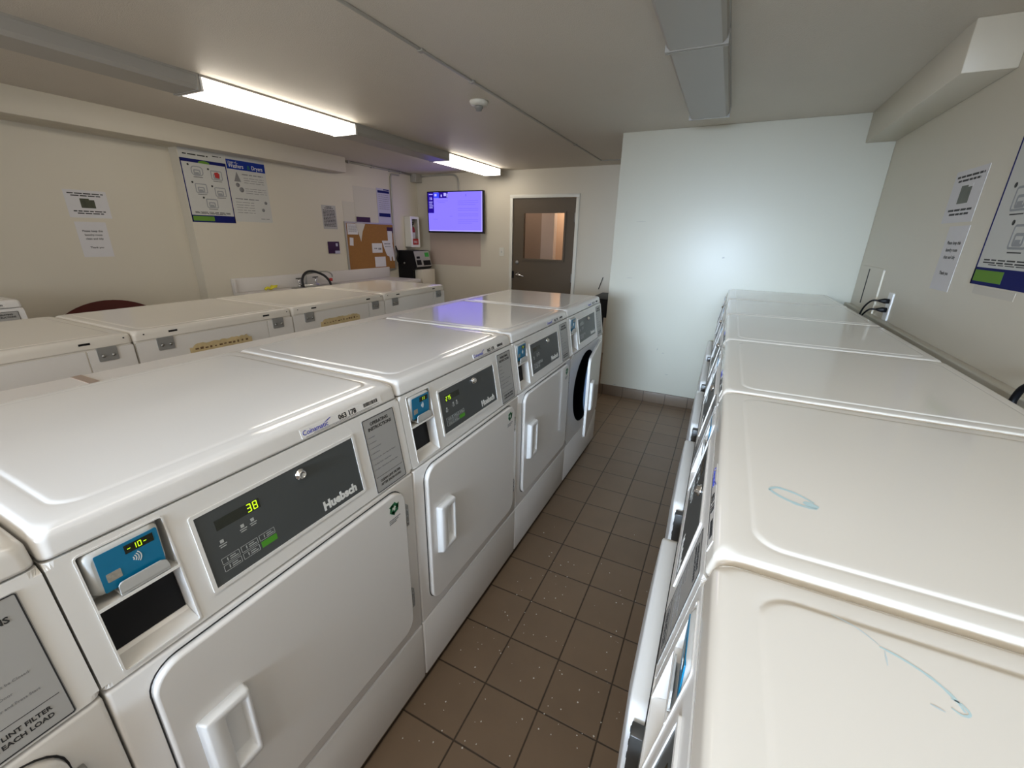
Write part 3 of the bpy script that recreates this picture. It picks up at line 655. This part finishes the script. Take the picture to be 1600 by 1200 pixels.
def instruction_poster(F, w, h, lab, full=True):
    t = thing('instruction_poster', lab, 'poster', F.translation); R = F.to_3x3().to_4x4()
    b = B(); box(b, 0, w, 0, h, 0, 0.0015, m=R); obj('sheet', b, 'poster', t)
    b = B(); f = w
    hd = h*0.855
    box(b, 0, w, hd-0.045*h, hd, 0.0015, 0.002, m=R)
    box(b, 0, 0.022*w, 0, hd, 0.0015, 0.002, m=R); box(b, w-0.022*w, w, 0, hd, 0.0015, 0.002, m=R); box(b, 0, w, 0, 0.10*h, 0.0015, 0.002, m=R); obj('navy_border', b, 'navy', t)
    b = B(); box(b, 0.03*w, 0.5*w, 0.02*h, 0.085*h, 0.002, 0.0024, m=R)
    poly(b, [(0.38*w, hd-0.03*h), (0.42*w, hd-0.016*h), (0.5*w, hd-0.01*h), (0.58*w, hd-0.016*h), (0.62*w, hd-0.03*h), (0.62*w, hd-0.046*h), (0.38*w, hd-0.046*h)], 0.002, 0.0024, R); obj('green_panel', b, 'leaf', t)
    b = B(); paper_lines(b, R, w, h, [(0.905, 0.08, 0.62, 0.016), (0.925, 0.72, 0.92, 0.012), (0.14, 0.1, 0.9, 0.008), (0.125, 0.1, 0.9, 0.008), (0.115, 0.2, 0.8, 0.005)])
    pics = [(0.32, 0.70), (0.74, 0.67), (0.34, 0.47), (0.76, 0.44), (0.52, 0.27)]
    for i, (u, v) in enumerate(pics):
        lathe(b, [(0, 0.0015), (0.022*w, 0.0015), (0.022*w, 0.0021), (0, 0.0021)], R@Matrix.Translation(((u-0.17)*w, (v+0.075)*h, 0)), n=12)
        box(b, (u-0.1)*w, (u+0.1)*w, (v-0.085)*h, (v-0.078)*h, 0.0015, 0.002, m=R)
    obj('printing', b, 'ink', t)
    b = B()
    for i, (u, v) in enumerate(pics):
        rframe(b, (u-0.13)*w, (u+0.13)*w, (v-0.065)*h, (v+0.065)*h, 0.012 if i else 0.03, 0.008, 0.0015, 0.002, R)
        rframe(b, (u-0.08)*w, (u+0.07)*w, (v-0.05)*h, (v+0.02)*h, 0.01, 0.010, 0.0015, 0.002, R)
        box(b, (u-0.05)*w, (u+0.03)*w, (v-0.035)*h, (v-0.015)*h, 0.002, 0.0023, m=R)
    obj('appliance_drawings', b, 'grey_ink2', t)
    b = B(); u, v = pics[1]; poly(b, [((u-.04)*w, (v-.03)*h), ((u+.05)*w, (v-.04)*h), ((u+.07)*w, (v+.02)*h), ((u+.03)*w, (v+.045)*h), ((u-.05)*w, (v+.035)*h)], 0.0022, 0.0026, R); obj('red_drawing', b, 'red', t)
instruction_poster(LW(-3.6, 2.205, 1.528), 0.385, 0.60, 'washer instruction poster with navy border and green corner on left wall')
# second poster
F = LW(-3.6, 2.597, 1.545); t = thing('usage_poster', 'poster headed Washers and Dryers with blue heading on the left wall', 'poster', F.translation); R = F.to_3x3().to_4x4(); w, h = 0.378, 0.575
b = B(); box(b, 0, w, 0, h, 0, 0.0015, m=R); obj('sheet', b, 'poster', t)
b = B(); box(b, 0, w, h*0.80, h*0.94, 0.0015, 0.002, m=R); obj('blue_heading', b, 'royal', t)
b = B(); text(b, 'Usage of...', 0.03*w, h*0.89, 0.024, R, w=0.0022); text(b, 'Washers', 0.04*w, h*0.825, 0.050, R, bold=0.008, w=0.0022, sx=0.80); text(b, 'Dryers', 0.63*w, h*0.825, 0.050, R, bold=0.008, w=0.0022, sx=0.80); obj('heading_lettering', b, 'pale_ink', t)
b = B(); text(b, '&', 0.51*w, h*0.825, 0.05, R, bold=0.01, w=0.0022); obj('green_ampersand', b, 'dkgreen', t)
b = B(); paper_lines(b, R, w, h, [(0.73, 0.35, 0.92, 0.015)]+[(0.68-k*0.035, 0.38, 0.92, 0.008) for k in range(3)]+[(0.52-k*0.035, 0.38, 0.95, 0.008) for k in range(3)]+[(0.35, 0.08, 0.70, 0.015)]+[(0.30-k*0.04, 0.08, 0.55, 0.008) for k in range(5)]+[(0.05, 0.68, 0.92, 0.012)])
poly(b, [(0.13*w, 0.62*h), (0.30*w, 0.62*h), (0.22*w, 0.77*h)], 0.0015, 0.002, R)
for u, v, r_ in ((0.20, 0.57, 0.05), (0.28, 0.50, 0.06), (0.78, 0.20, 0.04), (0.88, 0.32, 0.04)): lathe(b, [(0, 0.0015), (r_*w, 0.0015), (r_*w, 0.002), (0, 0.002)], R@Matrix.Translation((u*w, v*h, 0)), n=14)
obj('printing', b, 'grey_ink', t)
# laundry rules plaque, purple leaflet holder
t, R = sheet('rules_plaque', LW(-3.6, 3.612, 1.50), 0.205, 0.262, 'small grey plaque of dense text right of the posters', 'plaque', 'plate', [(0.92, 0.3, 0.7, 0.03), (0.86, 0.2, 0.8, 0.03)]+[(0.78-0.06*k, 0.08, 0.92, 0.03) for k in range(12)])
b = B(); box(b, 0, 0.15, 0, 0.13, 0, 0.02); 
b.free()
t = thing('leaflet_pocket', 'dark purple leaflet on the wall beside the corkboard', 'leaflet', (-3.6, 3.64, 1.225)); F = fr((0, 0, 0), (0, 1, 0), (0, 0, 1))
b = B(); box(b, 0, 0.165, 0, 0.135, 0, 0.012, bev=0.002, m=F); obj('card', b, 'purple', t)
b = B(); box(b, 0.09, 0.165, -0.004, 0.03, 0.012, 0.0135, m=F); box(b, 0.11, 0.14, 0.08, 0.115, 0.012, 0.0126, m=F); obj('printing', b, 'lilac', t)
# corkboard with papers
t = thing('corkboard', 'framed cork noticeboard on left wall above the sink counter', 'noticeboard', (-3.6, 3.925, 0.99)); w, h = 0.865, 0.60
b = B(); box(b, 0, w, 0, h, 0, 0.012, m=F); obj('cork_panel', b, 'cork', t)
b = B(); rframe(b, -0.006, w+0.006, -0.012, h+0.006, 0.002, 0.018, 0, 0.018, F); obj('frame', b, 'alu', t)
def cork_paper(y, z, w_, h_, lab, tilt=0, rows=(), m='paper', ink='grey_ink', off=0.0125):
    return sheet('pinned_paper', LW(-3.6+off, y, z), w_, h_, lab, 'paper', m, rows, ink, tilt)
ln = [(0.85-0.1*k, 0.1, 0.9, 0.04) for k in range(7)]
cork_paper(3.955, 1.444, 0.17, 0.128, 'lined white paper pinned at top left corner of corkboard', 0, ln)
cork_paper(3.970, 1.315, 0.06, 0.095, 'tiny torn white paper with dark top, left side of corkboard', -0.1)
cork_paper(4.353, 1.216, 0.19, 0.122, 'white sheet pinned mid corkboard, left of the cut-edge paper', 0, [(0.4, 0.2, 0.5, 0.1), (0.3, 0.6, 0.9, 0.2)])
cork_paper(4.388, 1.03, 0.205, 0.132, 'blank white sheet near bottom edge of the corkboard', 0)
t = thing('torn_paper', 'white tear-off flyer slanting over the right side of the corkboard', 'paper', (-3.585, 4.545, 1.10)); b = B()
poly(b, [(0.0, 0.27), (0.20, 0.27), (0.235, 0.0), (0.20, -0.002), (0.19, 0.06), (0.17, 0.055), (0.165, 0.0), (0.14, 0.0), (0.125, 0.06), (0.08, 0.075), (0.03, 0.18)], 0, 0.0015, F); obj('sheet', b, 'paper', t)
b = B(); paper_lines(b, F, 0.2, 0.27, [(0.82, 0.2, 0.8, 0.06), (0.7, 0.25, 0.8, 0.03)]); obj('printing', b, 'grey_ink', t)
t = thing('folded_paper', 'cream triangular torn sheet hanging over top of the corkboard', 'paper', (-3.586, 4.09, 1.36)); b = B(); poly(b, [(0.0, 0.225), (0.17, 0.215), (0.115, 0.12), (0.075, 0.0), (0.05, 0.08)], 0, 0.0015, F); obj('sheet', b, 'cream_paper', t)
cork_paper(4.665, 1.345, 0.09, 0.15, 'narrow white slip at the right edge of the corkboard', 0, off=0.0145)
cork_paper(4.66, 1.47, 0.12, 0.075, 'small dark purple card at top right corner of corkboard', 0, m='purple', off=0.013)
cork_paper(3.93, 1.60, 0.185, 0.225, 'cream sheet on the wall above the left end of corkboard', 0, m='cream_paper', off=0.0005)
cork_paper(4.12, 1.595, 0.40, 0.42, 'large pale sheet on wall above the corkboard', 0, m='cream_paper', off=0.0)
cork_paper(4.125, 1.583, 0.235, 0.075, 'dark purple strip card above the top of the corkboard', 0, m='purple', off=0.0135)
t, R = sheet('tall_notice', LW(-3.597, 4.525, 1.578), 0.255, 0.45, 'tall lilac tinted notice with two navy bands above the corkboard', 'notice', 'lilac', [(0.82-0.055*k, 0.12, 0.9, 0.012) for k in range(8)], 'grey_ink')
b = B(); box(b, 0.02, 0.24, 0.395, 0.425, 0.0012, 0.002, m=R); box(b, 0.02, 0.24, 0.10, 0.145, 0.0012, 0.002, m=R); box(b, 0.13, 0.24, 0.432, 0.444, 0.0012, 0.002, m=R); obj('navy_bands', b, 'navy', t)
# fire extinguisher cabinet
t = thing('extinguisher_cabinet', 'white fire extinguisher cabinet with glass front in far left corner', 'cabinet', (-3.6, 5.05, 1.283))
b = B(); w, h, dp = 0.195, 0.42, 0.105
box(b, 0, w, 0, h, 0, 0.004, m=F); box(b, 0, 0.004, 0, h, 0, dp, m=F); box(b, w-0.004, w, 0, h, 0, dp, m=F); box(b, 0, w, 0, 0.004, 0, dp, m=F); box(b, 0, w, h-0.004, h, 0, dp, m=F); obj('box', b, 'trim', t)
b = B(); rframe(b, 0, w, 0, h, 0.003, 0.032, dp, dp+0.01, F); obj('door_frame', b, 'plastic', t)
b = B(); box(b, 0.032, w-0.032, 0.032, h-0.032, dp+0.003, dp+0.005, m=F); obj('glass_pane', b, 'glass', t)
b = B(); box(b, 0.032, w-0.032, 0.032, 0.115, dp+0.0055, dp+0.0065, m=F); obj('red_label', b, 'red', t)
b = B(); text(b, 'FIRE', w/2, 0.055, 0.045, F, align='CENTER', bold=0.01, w=dp+0.0068); obj('lettering', b, 'pale_ink', t)
t = thing('fire_extinguisher', 'red fire extinguisher inside the white glass-fronted cabinet', 'extinguisher', (-3.545, 5.147, 1.287))
b = B(); lathe(b, [(0, 0), (0.042, 0), (0.044, 0.01), (0.044, 0.23), (0.035, 0.265), (0.015, 0.28), (0, 0.28)]); obj('cylinder', b, 'red', t)
b = B(); lathe(b, [(0, 0.28), (0.014, 0.28), (0.014, 0.31), (0, 0.31)]); box(b, -0.012, 0.012, -0.05, 0.03, 0.31, 0.322); box(b, -0.012, 0.012, -0.05, 0.03, 0.33, 0.342); obj('valve', b, 'black', t)
b = B(); lathe(b, [(0.0443, 0.06), (0.0447, 0.06), (0.0447, 0.2), (0.0443, 0.2)]); obj('paper_tag', b, 'paper', t)
# card top-up machine
t = thing('card_machine', 'black card reload machine with slanted silver face below the extinguisher cabinet', 'card machine', (-3.6, 4.86, 0.78))
b = B(); G = fr((0, 0, 0), (1, 0, 0), (0, 0, 1))   # profile in xz, extruded along +y
prof = [(0, 0), (0.25, 0), (0.26, 0.19), (0.31, 0.21), (0.335, 0.235), (0.28, 0.46), (0, 0.46)]
loft(b, [[(x, y, z) for x, z in prof] for y in (0, 0.36)], smooth=False); obj('body', b, 'black', t)
SF = fr((0.335, 0, 0.235), (0, 1, 0), (-0.055, 0, 0.225))
b = B(); rplate(b, 0.01, 0.35, 0.005, 0.225, 0.004, 0, 0.006, SF); fc = obj('front_face', b, 'plate', t)
b = B(); rplate(b, 0.24, 0.33, 0.14, 0.20, 0.004, 0.006, 0.008, SF); obj('screen', b, 'ledgreen', fc)
b = B(); rplate(b, 0.02, 0.12, 0.03, 0.10, 0.004, 0.006, 0.012, SF); rplate(b, 0.17, 0.33, 0.02, 0.09, 0.004, 0.006, 0.012, SF); rplate(b, 0.04, 0.11, 0.12, 0.15, 0.004, 0.006, 0.01, SF); obj('slots', b, 'black', fc)
b = B(); lathe(b, [(0, 0), (0.014, 0), (0.012, 0.012), (0, 0.012)], fr((0.12, 0, 0.29), (1, 0, 0), (0, 0, 1))); obj('side_lock', b, 'steel', t)
b = B(); box(b, 0, 0.13, 0, 0.30, 0, 0.96, bev=0.004); obj('pedestal_cupboard', b, 'wall', label='cream boxed stand under the card machine in the far left corner', cat='stand', loc=(-3.34, 4.91, 0.02))
# conduits
b = B(); cx = XL+0.014
tube(b, [(cx, 4.03, H-0.014), (cx, 5.25, H-0.014)], 0.011); 
for y in (4.06, 4.45, 4.78, 5.0): box(b, XL, XL+0.03, y, y+0.02, H-0.03, H)
tube(b, smooth_path([(cx, 4.98, H-0.05), (cx, 4.84, H-0.055), (cx, 4.815, H-0.08), (cx, 4.805, H-0.15), (cx, 4.80, 1.7), (cx, 4.795, 1.24)], 5), 0.012)
obj('wall_conduit', b, 'gal_pipe', label='painted metal conduit running down the left wall beside the corkboard', cat='conduit')
b = B(); box(b, XL, XL+0.10, 5.24, YF, H-0.11, H, bev=0.004); obj('junction_box', b, 'gal_pipe', label='small square junction box in far left ceiling corner', cat='junction box')
b = B(); cy = YF-0.014
tube(b, smooth_path([(XL+0.1, cy, H-0.03), (-3.3, cy, H-0.02), (-3.0, cy, H-0.02), (-2.90, cy, H-0.04), (-2.862, cy, H-0.10), (-2.855, cy, H-0.2), (-2.85, cy, 2.0)], 6), 0.012)
obj('television_conduit', b, 'gal_pipe', label='painted metal conduit bending down behind the television', cat='conduit')
b = B(); tube(b, smooth_path([(-3.58, 4.80, 1.30), (-3.57, 4.835, 1.20), (-3.56, 4.80, 1.12), (-3.56, 4.845, 1.06)], 6), 0.012); obj('flexible_cable', b, 'black', label='short black flexible cable at left side of the card machine', cat='cable')
# sink counter
t = thing('sink_counter', 'white laminate sink counter with tall backsplash along left wall', 'counter', (-3.598, 2.43, 0))
b = B(); box(b, 0, 0.56, 0, 2.22, 0.84, 0.885, bev=0.005); obj('worktop', b, 'counter', t)
b = B(); box(b, 0.0, 0.02, 0.0, 2.22, 0.885, 1.02, bev=0.003); box(b, 0.02, 0.045, 0.0, 0.02, 0.885, 1.01, bev=0.003); obj('backsplash', b, 'counter', t)
b = B(); box(b, 0.02, 0.52, 0.03, 2.19, 0.0, 0.84); obj('base_cabinet', b, 'trim', t)
b = B(); rframe(b, 0.09, 0.47, 0.55, 1.15, 0.05, 0.02, 0.885, 0.889, I4); rplate(b, 0.11, 0.45, 0.57, 1.13, 0.04, 0.8852, 0.8862, I4); obj('sink_basin', b, 'steel', t)
t = thing('faucet', 'chrome faucet with two handles and a black hose looped over it', 'faucet', (-3.53, 3.24, 0.885)) 
b = B(); box(b, -0.02, 0.03, -0.13, 0.13, 0, 0.02, bev=0.006)
for y in (-0.11, 0.11): tube(b, [(0, y, 0.02), (0, y, 0.085)], 0.010)
obj('base', b, 'chrome', t)
for y in (-0.11, 0.11):
    b = B(); box(b, -0.008, 0.008, y-0.035, y+0.035, 0.085, 0.096, bev=0.003); obj('handle', b, 'hinge', t)
b = B(); tube(b, smooth_path([(0, -0.02, 0.02), (0.0, -0.02, 0.10), (0.0, 0.0, 0.13), (0.05, 0.12, 0.15), (0.10, 0.20, 0.15), (0.12, 0.24, 0.12), (0.12, 0.245, 0.09)], 5), 0.008); obj('spout', b, 'steel', t)
b = B(); tube(b, smooth_path([(0.05, -0.10, 0.0), (0.04, -0.10, 0.07), (0.03, -0.06, 0.13), (0.03, 0.0, 0.16), (0.04, 0.08, 0.155), (0.07, 0.17, 0.11), (0.10, 0.21, 0.05), (0.11, 0.22, 0.0)], 6), 0.013); obj('black_hose', b, 'rubber', t)
b = B(); lathe(b, [(0, 0), (0.018, 0), (0.018, 0.03), (0, 0.03)], Matrix.Translation((0.11, 0.23, 0.045))); obj('hose_fitting', b, 'red', t)
b = B()
for k in range(5):
    a = -0.9+k*0.45; tube(b, smooth_path([(0, 0, 0.012), (0.03*math.sin(a), 0.035*math.cos(a), 0.03+0.008*(k % 2)), (0.05*math.sin(a), 0.075*math.cos(a), 0.045-0.01*(k % 3))], 4), [0.011]*3+[0.009]*3+[0.008]*2+[0.006], n=8)
tube(b, smooth_path([(0, 0, 0.014), (0, -0.03, 0.03), (0.0, -0.06, 0.014)], 4), 0.013, n=8)
obj('rubber_glove', b, 'yellow', label='crumpled yellow rubber glove on the sink counter', cat='glove', loc=(-3.50, 2.76, 0.885))
# maroon round table top leaning on the wall
t = thing('round_table', 'maroon round table top standing on edge behind the washers at left', 'table', (-3.50, 1.43, 0))
b = B(); Tm = Matrix.Translation((0, 0, 0.475))@Matrix.Rotation(math.radians(84), 4, 'Y'); lathe(b, [(0, -0.012), (0.455, -0.012), (0.465, -0.006), (0.465, 0.006), (0.455, 0.012), (0, 0.012)], Tm, n=64); obj('table_top', b, 'maroon', t)
b = B(); box(b, -0.10, -0.03, -0.2, 0.2, 0.0, 0.6); obj('folded_legs', b, 'black', t)
# ------------------------------------------------------------ television
t = thing('television', 'wall mounted flat television with a blue violet screen', 'television', (-3.325, 5.25, 1.49)); TW, TH = 0.93, 0.55
TF = fr((0, 0, 0), (1, 0, 0), (0, 0, 1))
b = B(); rplate(b, 0, TW, 0, TH, 0.006, -0.045, 0.0, TF, soft=0.003); obj('casing', b, 'black', t)
b = B(); box(b, 0.25, 0.68, 0.15, 0.40, -0.128, -0.045, m=TF); obj('wall_bracket', b, 'black', t)
def em(name, col, s): return mat(name, (0.0, 0.0, 0.0), 0.25, emit=col, es=s)
M['scr'] = em('screen_violet', (0.215, 0.165, 0.98), 1.0); M['scr_d'] = em('screen_navy', (0.01, 0.0, 0.22), 1.0); M['scr_w'] = em('screen_pale', (0.42, 0.38, 1.0), 1.0); M['scr_t'] = em('screen_text', (0.12, 0.09, 0.66), 1.0); M['scr_b'] = em('screen_blue', (0.03, 0.05, 0.8), 1.0)
sx0, sx1, sz0, sz1 = 0.016, TW-0.016, 0.022, TH-0.014
b = B(); box(b, sx0, sx1, sz0, sz1, 0.0, 0.001, m=TF); sc = obj('screen', b, 'scr', t)
b = B(); box(b, sx0, sx0+0.10, sz1-0.27, sz1, 0.001, 0.0014, m=TF); box(b, 0.20, 0.36, sz1-0.075, sz1, 0.001, 0.0013, m=TF); obj('dark_blocks', b, 'scr_d', sc)
b = B(); box(b, sx0+0.10, 0.21, sz1-0.072, sz1-0.004, 0.001, 0.0015, m=TF); obj('blue_block', b, 'scr_b', sc)
b = B(); box(b, sx0, sx1, sz0, sz0+0.012, 0.001, 0.0014, m=TF); box(b, sx1-0.012, sx1, sz0, sz1, 0.001, 0.0014, m=TF)
for k, z in enumerate((0.02, 0.12, 0.145, 0.17, 0.195)): box(b, sx0+0.02, sx0+0.085-0.006*(k % 3), sz1-z-0.010, sz1-z, 0.0014, 0.0018, m=TF)
text(b, '16', sx0+0.05, sz1-0.095, 0.05, TF, align='CENTER', bold=0.02, w=0.0018)
for (a, c, z0, z1) in ((0.29, 0.33, 0.01, 0.05), (0.34, 0.355, 0.02, 0.07), (0.24, 0.26, 0.03, 0.06), (0.13, 0.17, 0.02, 0.05)): box(b, a, c, sz1-z1, sz1-z0, 0.0015, 0.0019, m=TF)
obj('pale_writing', b, 'scr_w', sc)
b = B()
for z, a, c in ((0.11, 0.17, 0.36), (0.13, 0.2, 0.31)): box(b, a, c, sz1-z-0.004, sz1-z, 0.001, 0.0014, m=TF)
for k in range(13): 
    if k not in (3, 6, 9): box(b, 0.52, 0.85-0.1*(k == 12)-0.04*(k == 2), sz1-0.115-0.024*k-0.004, sz1-0.115-0.024*k, 0.001, 0.0014, m=TF)
box(b, 0.65, 0.66, sz1-0.06, sz1-0.03, 0.001, 0.0014, m=TF); box(b, 0.10, 0.17, 0.18, 0.184, 0.001, 0.0014, m=TF); box(b, 0.38, 0.43, 0.22, 0.224, 0.001, 0.0014, m=TF)
obj('dim_writing', b, 'scr_t', sc)
# light switch
t = thing('light_switch', 'cream light switch plate left of the door', 'switch', (-2.21, YF, 1.195)); b = B(); rplate(b, 0, 0.075, 0, 0.115, 0.006, 0, 0.006, TF, soft=0.002); obj('plate', b, 'trim', t)
b = B(); box(b, 0.031, 0.044, 0.045, 0.07, 0.006, 0.014, m=TF); obj('toggle', b, 'plastic_grey', t)
# black table in the nook
t = thing('side_table', 'black topped table end showing between last dryer and white wall', 'table', (-0.66, 4.65, 0))
b = B(); box(b, 0, 0.40, 0, 0.60, 0.79, 0.812, bev=0.003); obj('table_top', b, 'black', t)
b = B(); box(b, 0.10, 0.40, 0.02, 0.58, 0.60, 0.79); obj('drawer_box', b, 'black', t)
for x in (0.02, 0.36):
    for y in (0.02, 0.56):
        b = B(); box(b, x, x+0.025, y, y+0.025, 0, 0.79); obj('leg', b, 'black', t)
b = B(); tube(b, [(-0.700, YF-0.012, 0.989), (-0.748, YF-0.012, 0.833)], 0.005, n=8); obj('cable_end', b, 'black', label='short slanting black cable on the wall right of the door', cat='cable')
# ------------------------------------------------------------ right wall things
RW = lambda x, y, z: fr((x, y, z), (0, -1, 0), (0, 0, 1))
photo_notice(RW(1.565, 2.655, 1.555), 0.29, 0.215, 'white notice with small dark photo on the right wall near the poster')
thankyou(RW(1.565, 2.545, 1.27), 0.19, 0.27, 'white text notice below the photo notice on the right wall', (('Please keep this', .72), ('laundry room', .61), ('clean and tidy', .50), ('Thank you', .25)))
instruction_poster(RW(1.565, 2.19, 1.322), 0.42, 0.63, 'washer instruction poster with navy border cut by the right edge of photo')
b = B(); box(b, 0, 0.28, 0, 0.028, 0, 0.001, m=RW(0, 0, 0)); obj('old_tape', b, 'cream_paper', label='yellowish tape residue under the right wall poster', cat='tape', loc=(1.565, 2.15, 1.288))
t = thing('access_cover', 'flat white access board leaning in the corner on the right wall', 'access cover', (1.565, 3.80, 1.046)); RF = RW(0, 0, 0)
b = B(); box(b, 0.0, 0.55, 0, 0.268, 0, 0.004, m=RF); box(b, 0.0, 0.555, 0.262, 0.270, 0, 0.006, m=RF); box(b, 0.535, 0.555, 0, 0.268, 0, 0.009, m=RF); obj('board', b, 'wall', t)
b = B(); box(b, 0.232, 0.250, 0.03, 0.255, 0.003, 0.0055, m=RF); obj('black_slit', b, 'black', t)
t = thing('wall_outlet', 'white wall outlet with two black plugs beside the far washers', 'outlet', (1.565, 3.035, 1.045)); 
b = B(); rplate(b, 0, 0.075, 0, 0.155, 0.006, 0, 0.008, RF, soft=0.002); obj('plate', b, 'plastic', t)
for k, z in enumerate((0.108, 0.058)):
    b = B(); Pm = RF@Matrix.Translation((0.0375, z, 0.008)); rings = [[(x, y, w_) for x, y in rr_pts(-s, s, -s*0.8, s*0.8, s*0.5, 3)] for s, w_ in ((0.016, 0), (0.017, 0.02), (0.012, 0.035), (0.006, 0.05))]; loft(b, rings, Pm)
    tube(b, smooth_path([(1.565-0.055-1.565, -0.0375, z), (-0.085, -0.03, z-0.005), (-0.105, 0.0, z-0.05), (-0.11, 0.02+0.02*k, z-0.12), (-0.105, 0.03, z-0.25)], 6), 0.005, n=8)
    obj('power_cord', b, 'black', label=('upper' if k == 0 else 'lower')+' black plug and cord in the white wall outlet', cat='cord', group='power cords at the wall outlet', loc=(1.565, 3.035, 1.045))
b = B(); tube(b, smooth_path([(1.46, 1.50, 0.85), (1.495, 1.52, 1.00), (1.50, 1.53, 1.05), (1.505, 1.50, 1.10), (1.53, 1.40, 1.13), (1.55, 1.30, 1.12)], 6), 0.009, n=10); obj('power_cord', b, 'black', label='thick black cord rising behind the right washers at the photo edge', cat='cord')
# wall scuffs on alcove wall
AF = fr((0, YA, 0), (1, 0, 0), (0, 0, 1)); b = B()
for x, z, a, c in ((0.252, 0.515, 0.008, 0.022), (0.305, 0.485, 0.022, 0.006), (0.36, 0.29, 0.03, 0.004), (0.66, 1.33, 0.02, 0.010), (-0.10, 0.115, 0.03, 0.006), (-0.02, 1.60, 0.09, 0.003), (-0.07, 1.13, 0.06, 0.004)):
    poly(b, [(x-a/2, z-c*.3), (x-a*.2, z-c/2), (x+a/2, z-c*.2), (x+a*.4, z+c*.4), (x-a*.1, z+c/2)], 0, 0.0006, AF)
struct('trim_6', b, 'scuff')
# lint on the floor
b = B()
for k in range(150):
    y = min(3.2, abs(random.gauss(0.8, 0.5))); x = random.uniform(0.03, 0.62); s = random.uniform(0.001, 0.0035)
    t_ = bmesh.new(); n = 5; vs = [t_.verts.new((x+s*random.uniform(.5, 1.3)*math.cos(2*PI*i/n), y+s*random.uniform(.5, 1.3)*math.sin(2*PI*i/n), 0.0)) for i in range(n)]
    tp = t_.verts.new((x, y, s*0.7))
    for i in range(n): t_.faces.new((vs[i], vs[(i+1) % n], tp))
    add(b, t_)
obj('lint_flecks', b, 'lint', kind='stuff', label='white lint flecks scattered over the brown tiles of the aisle', cat='lint')
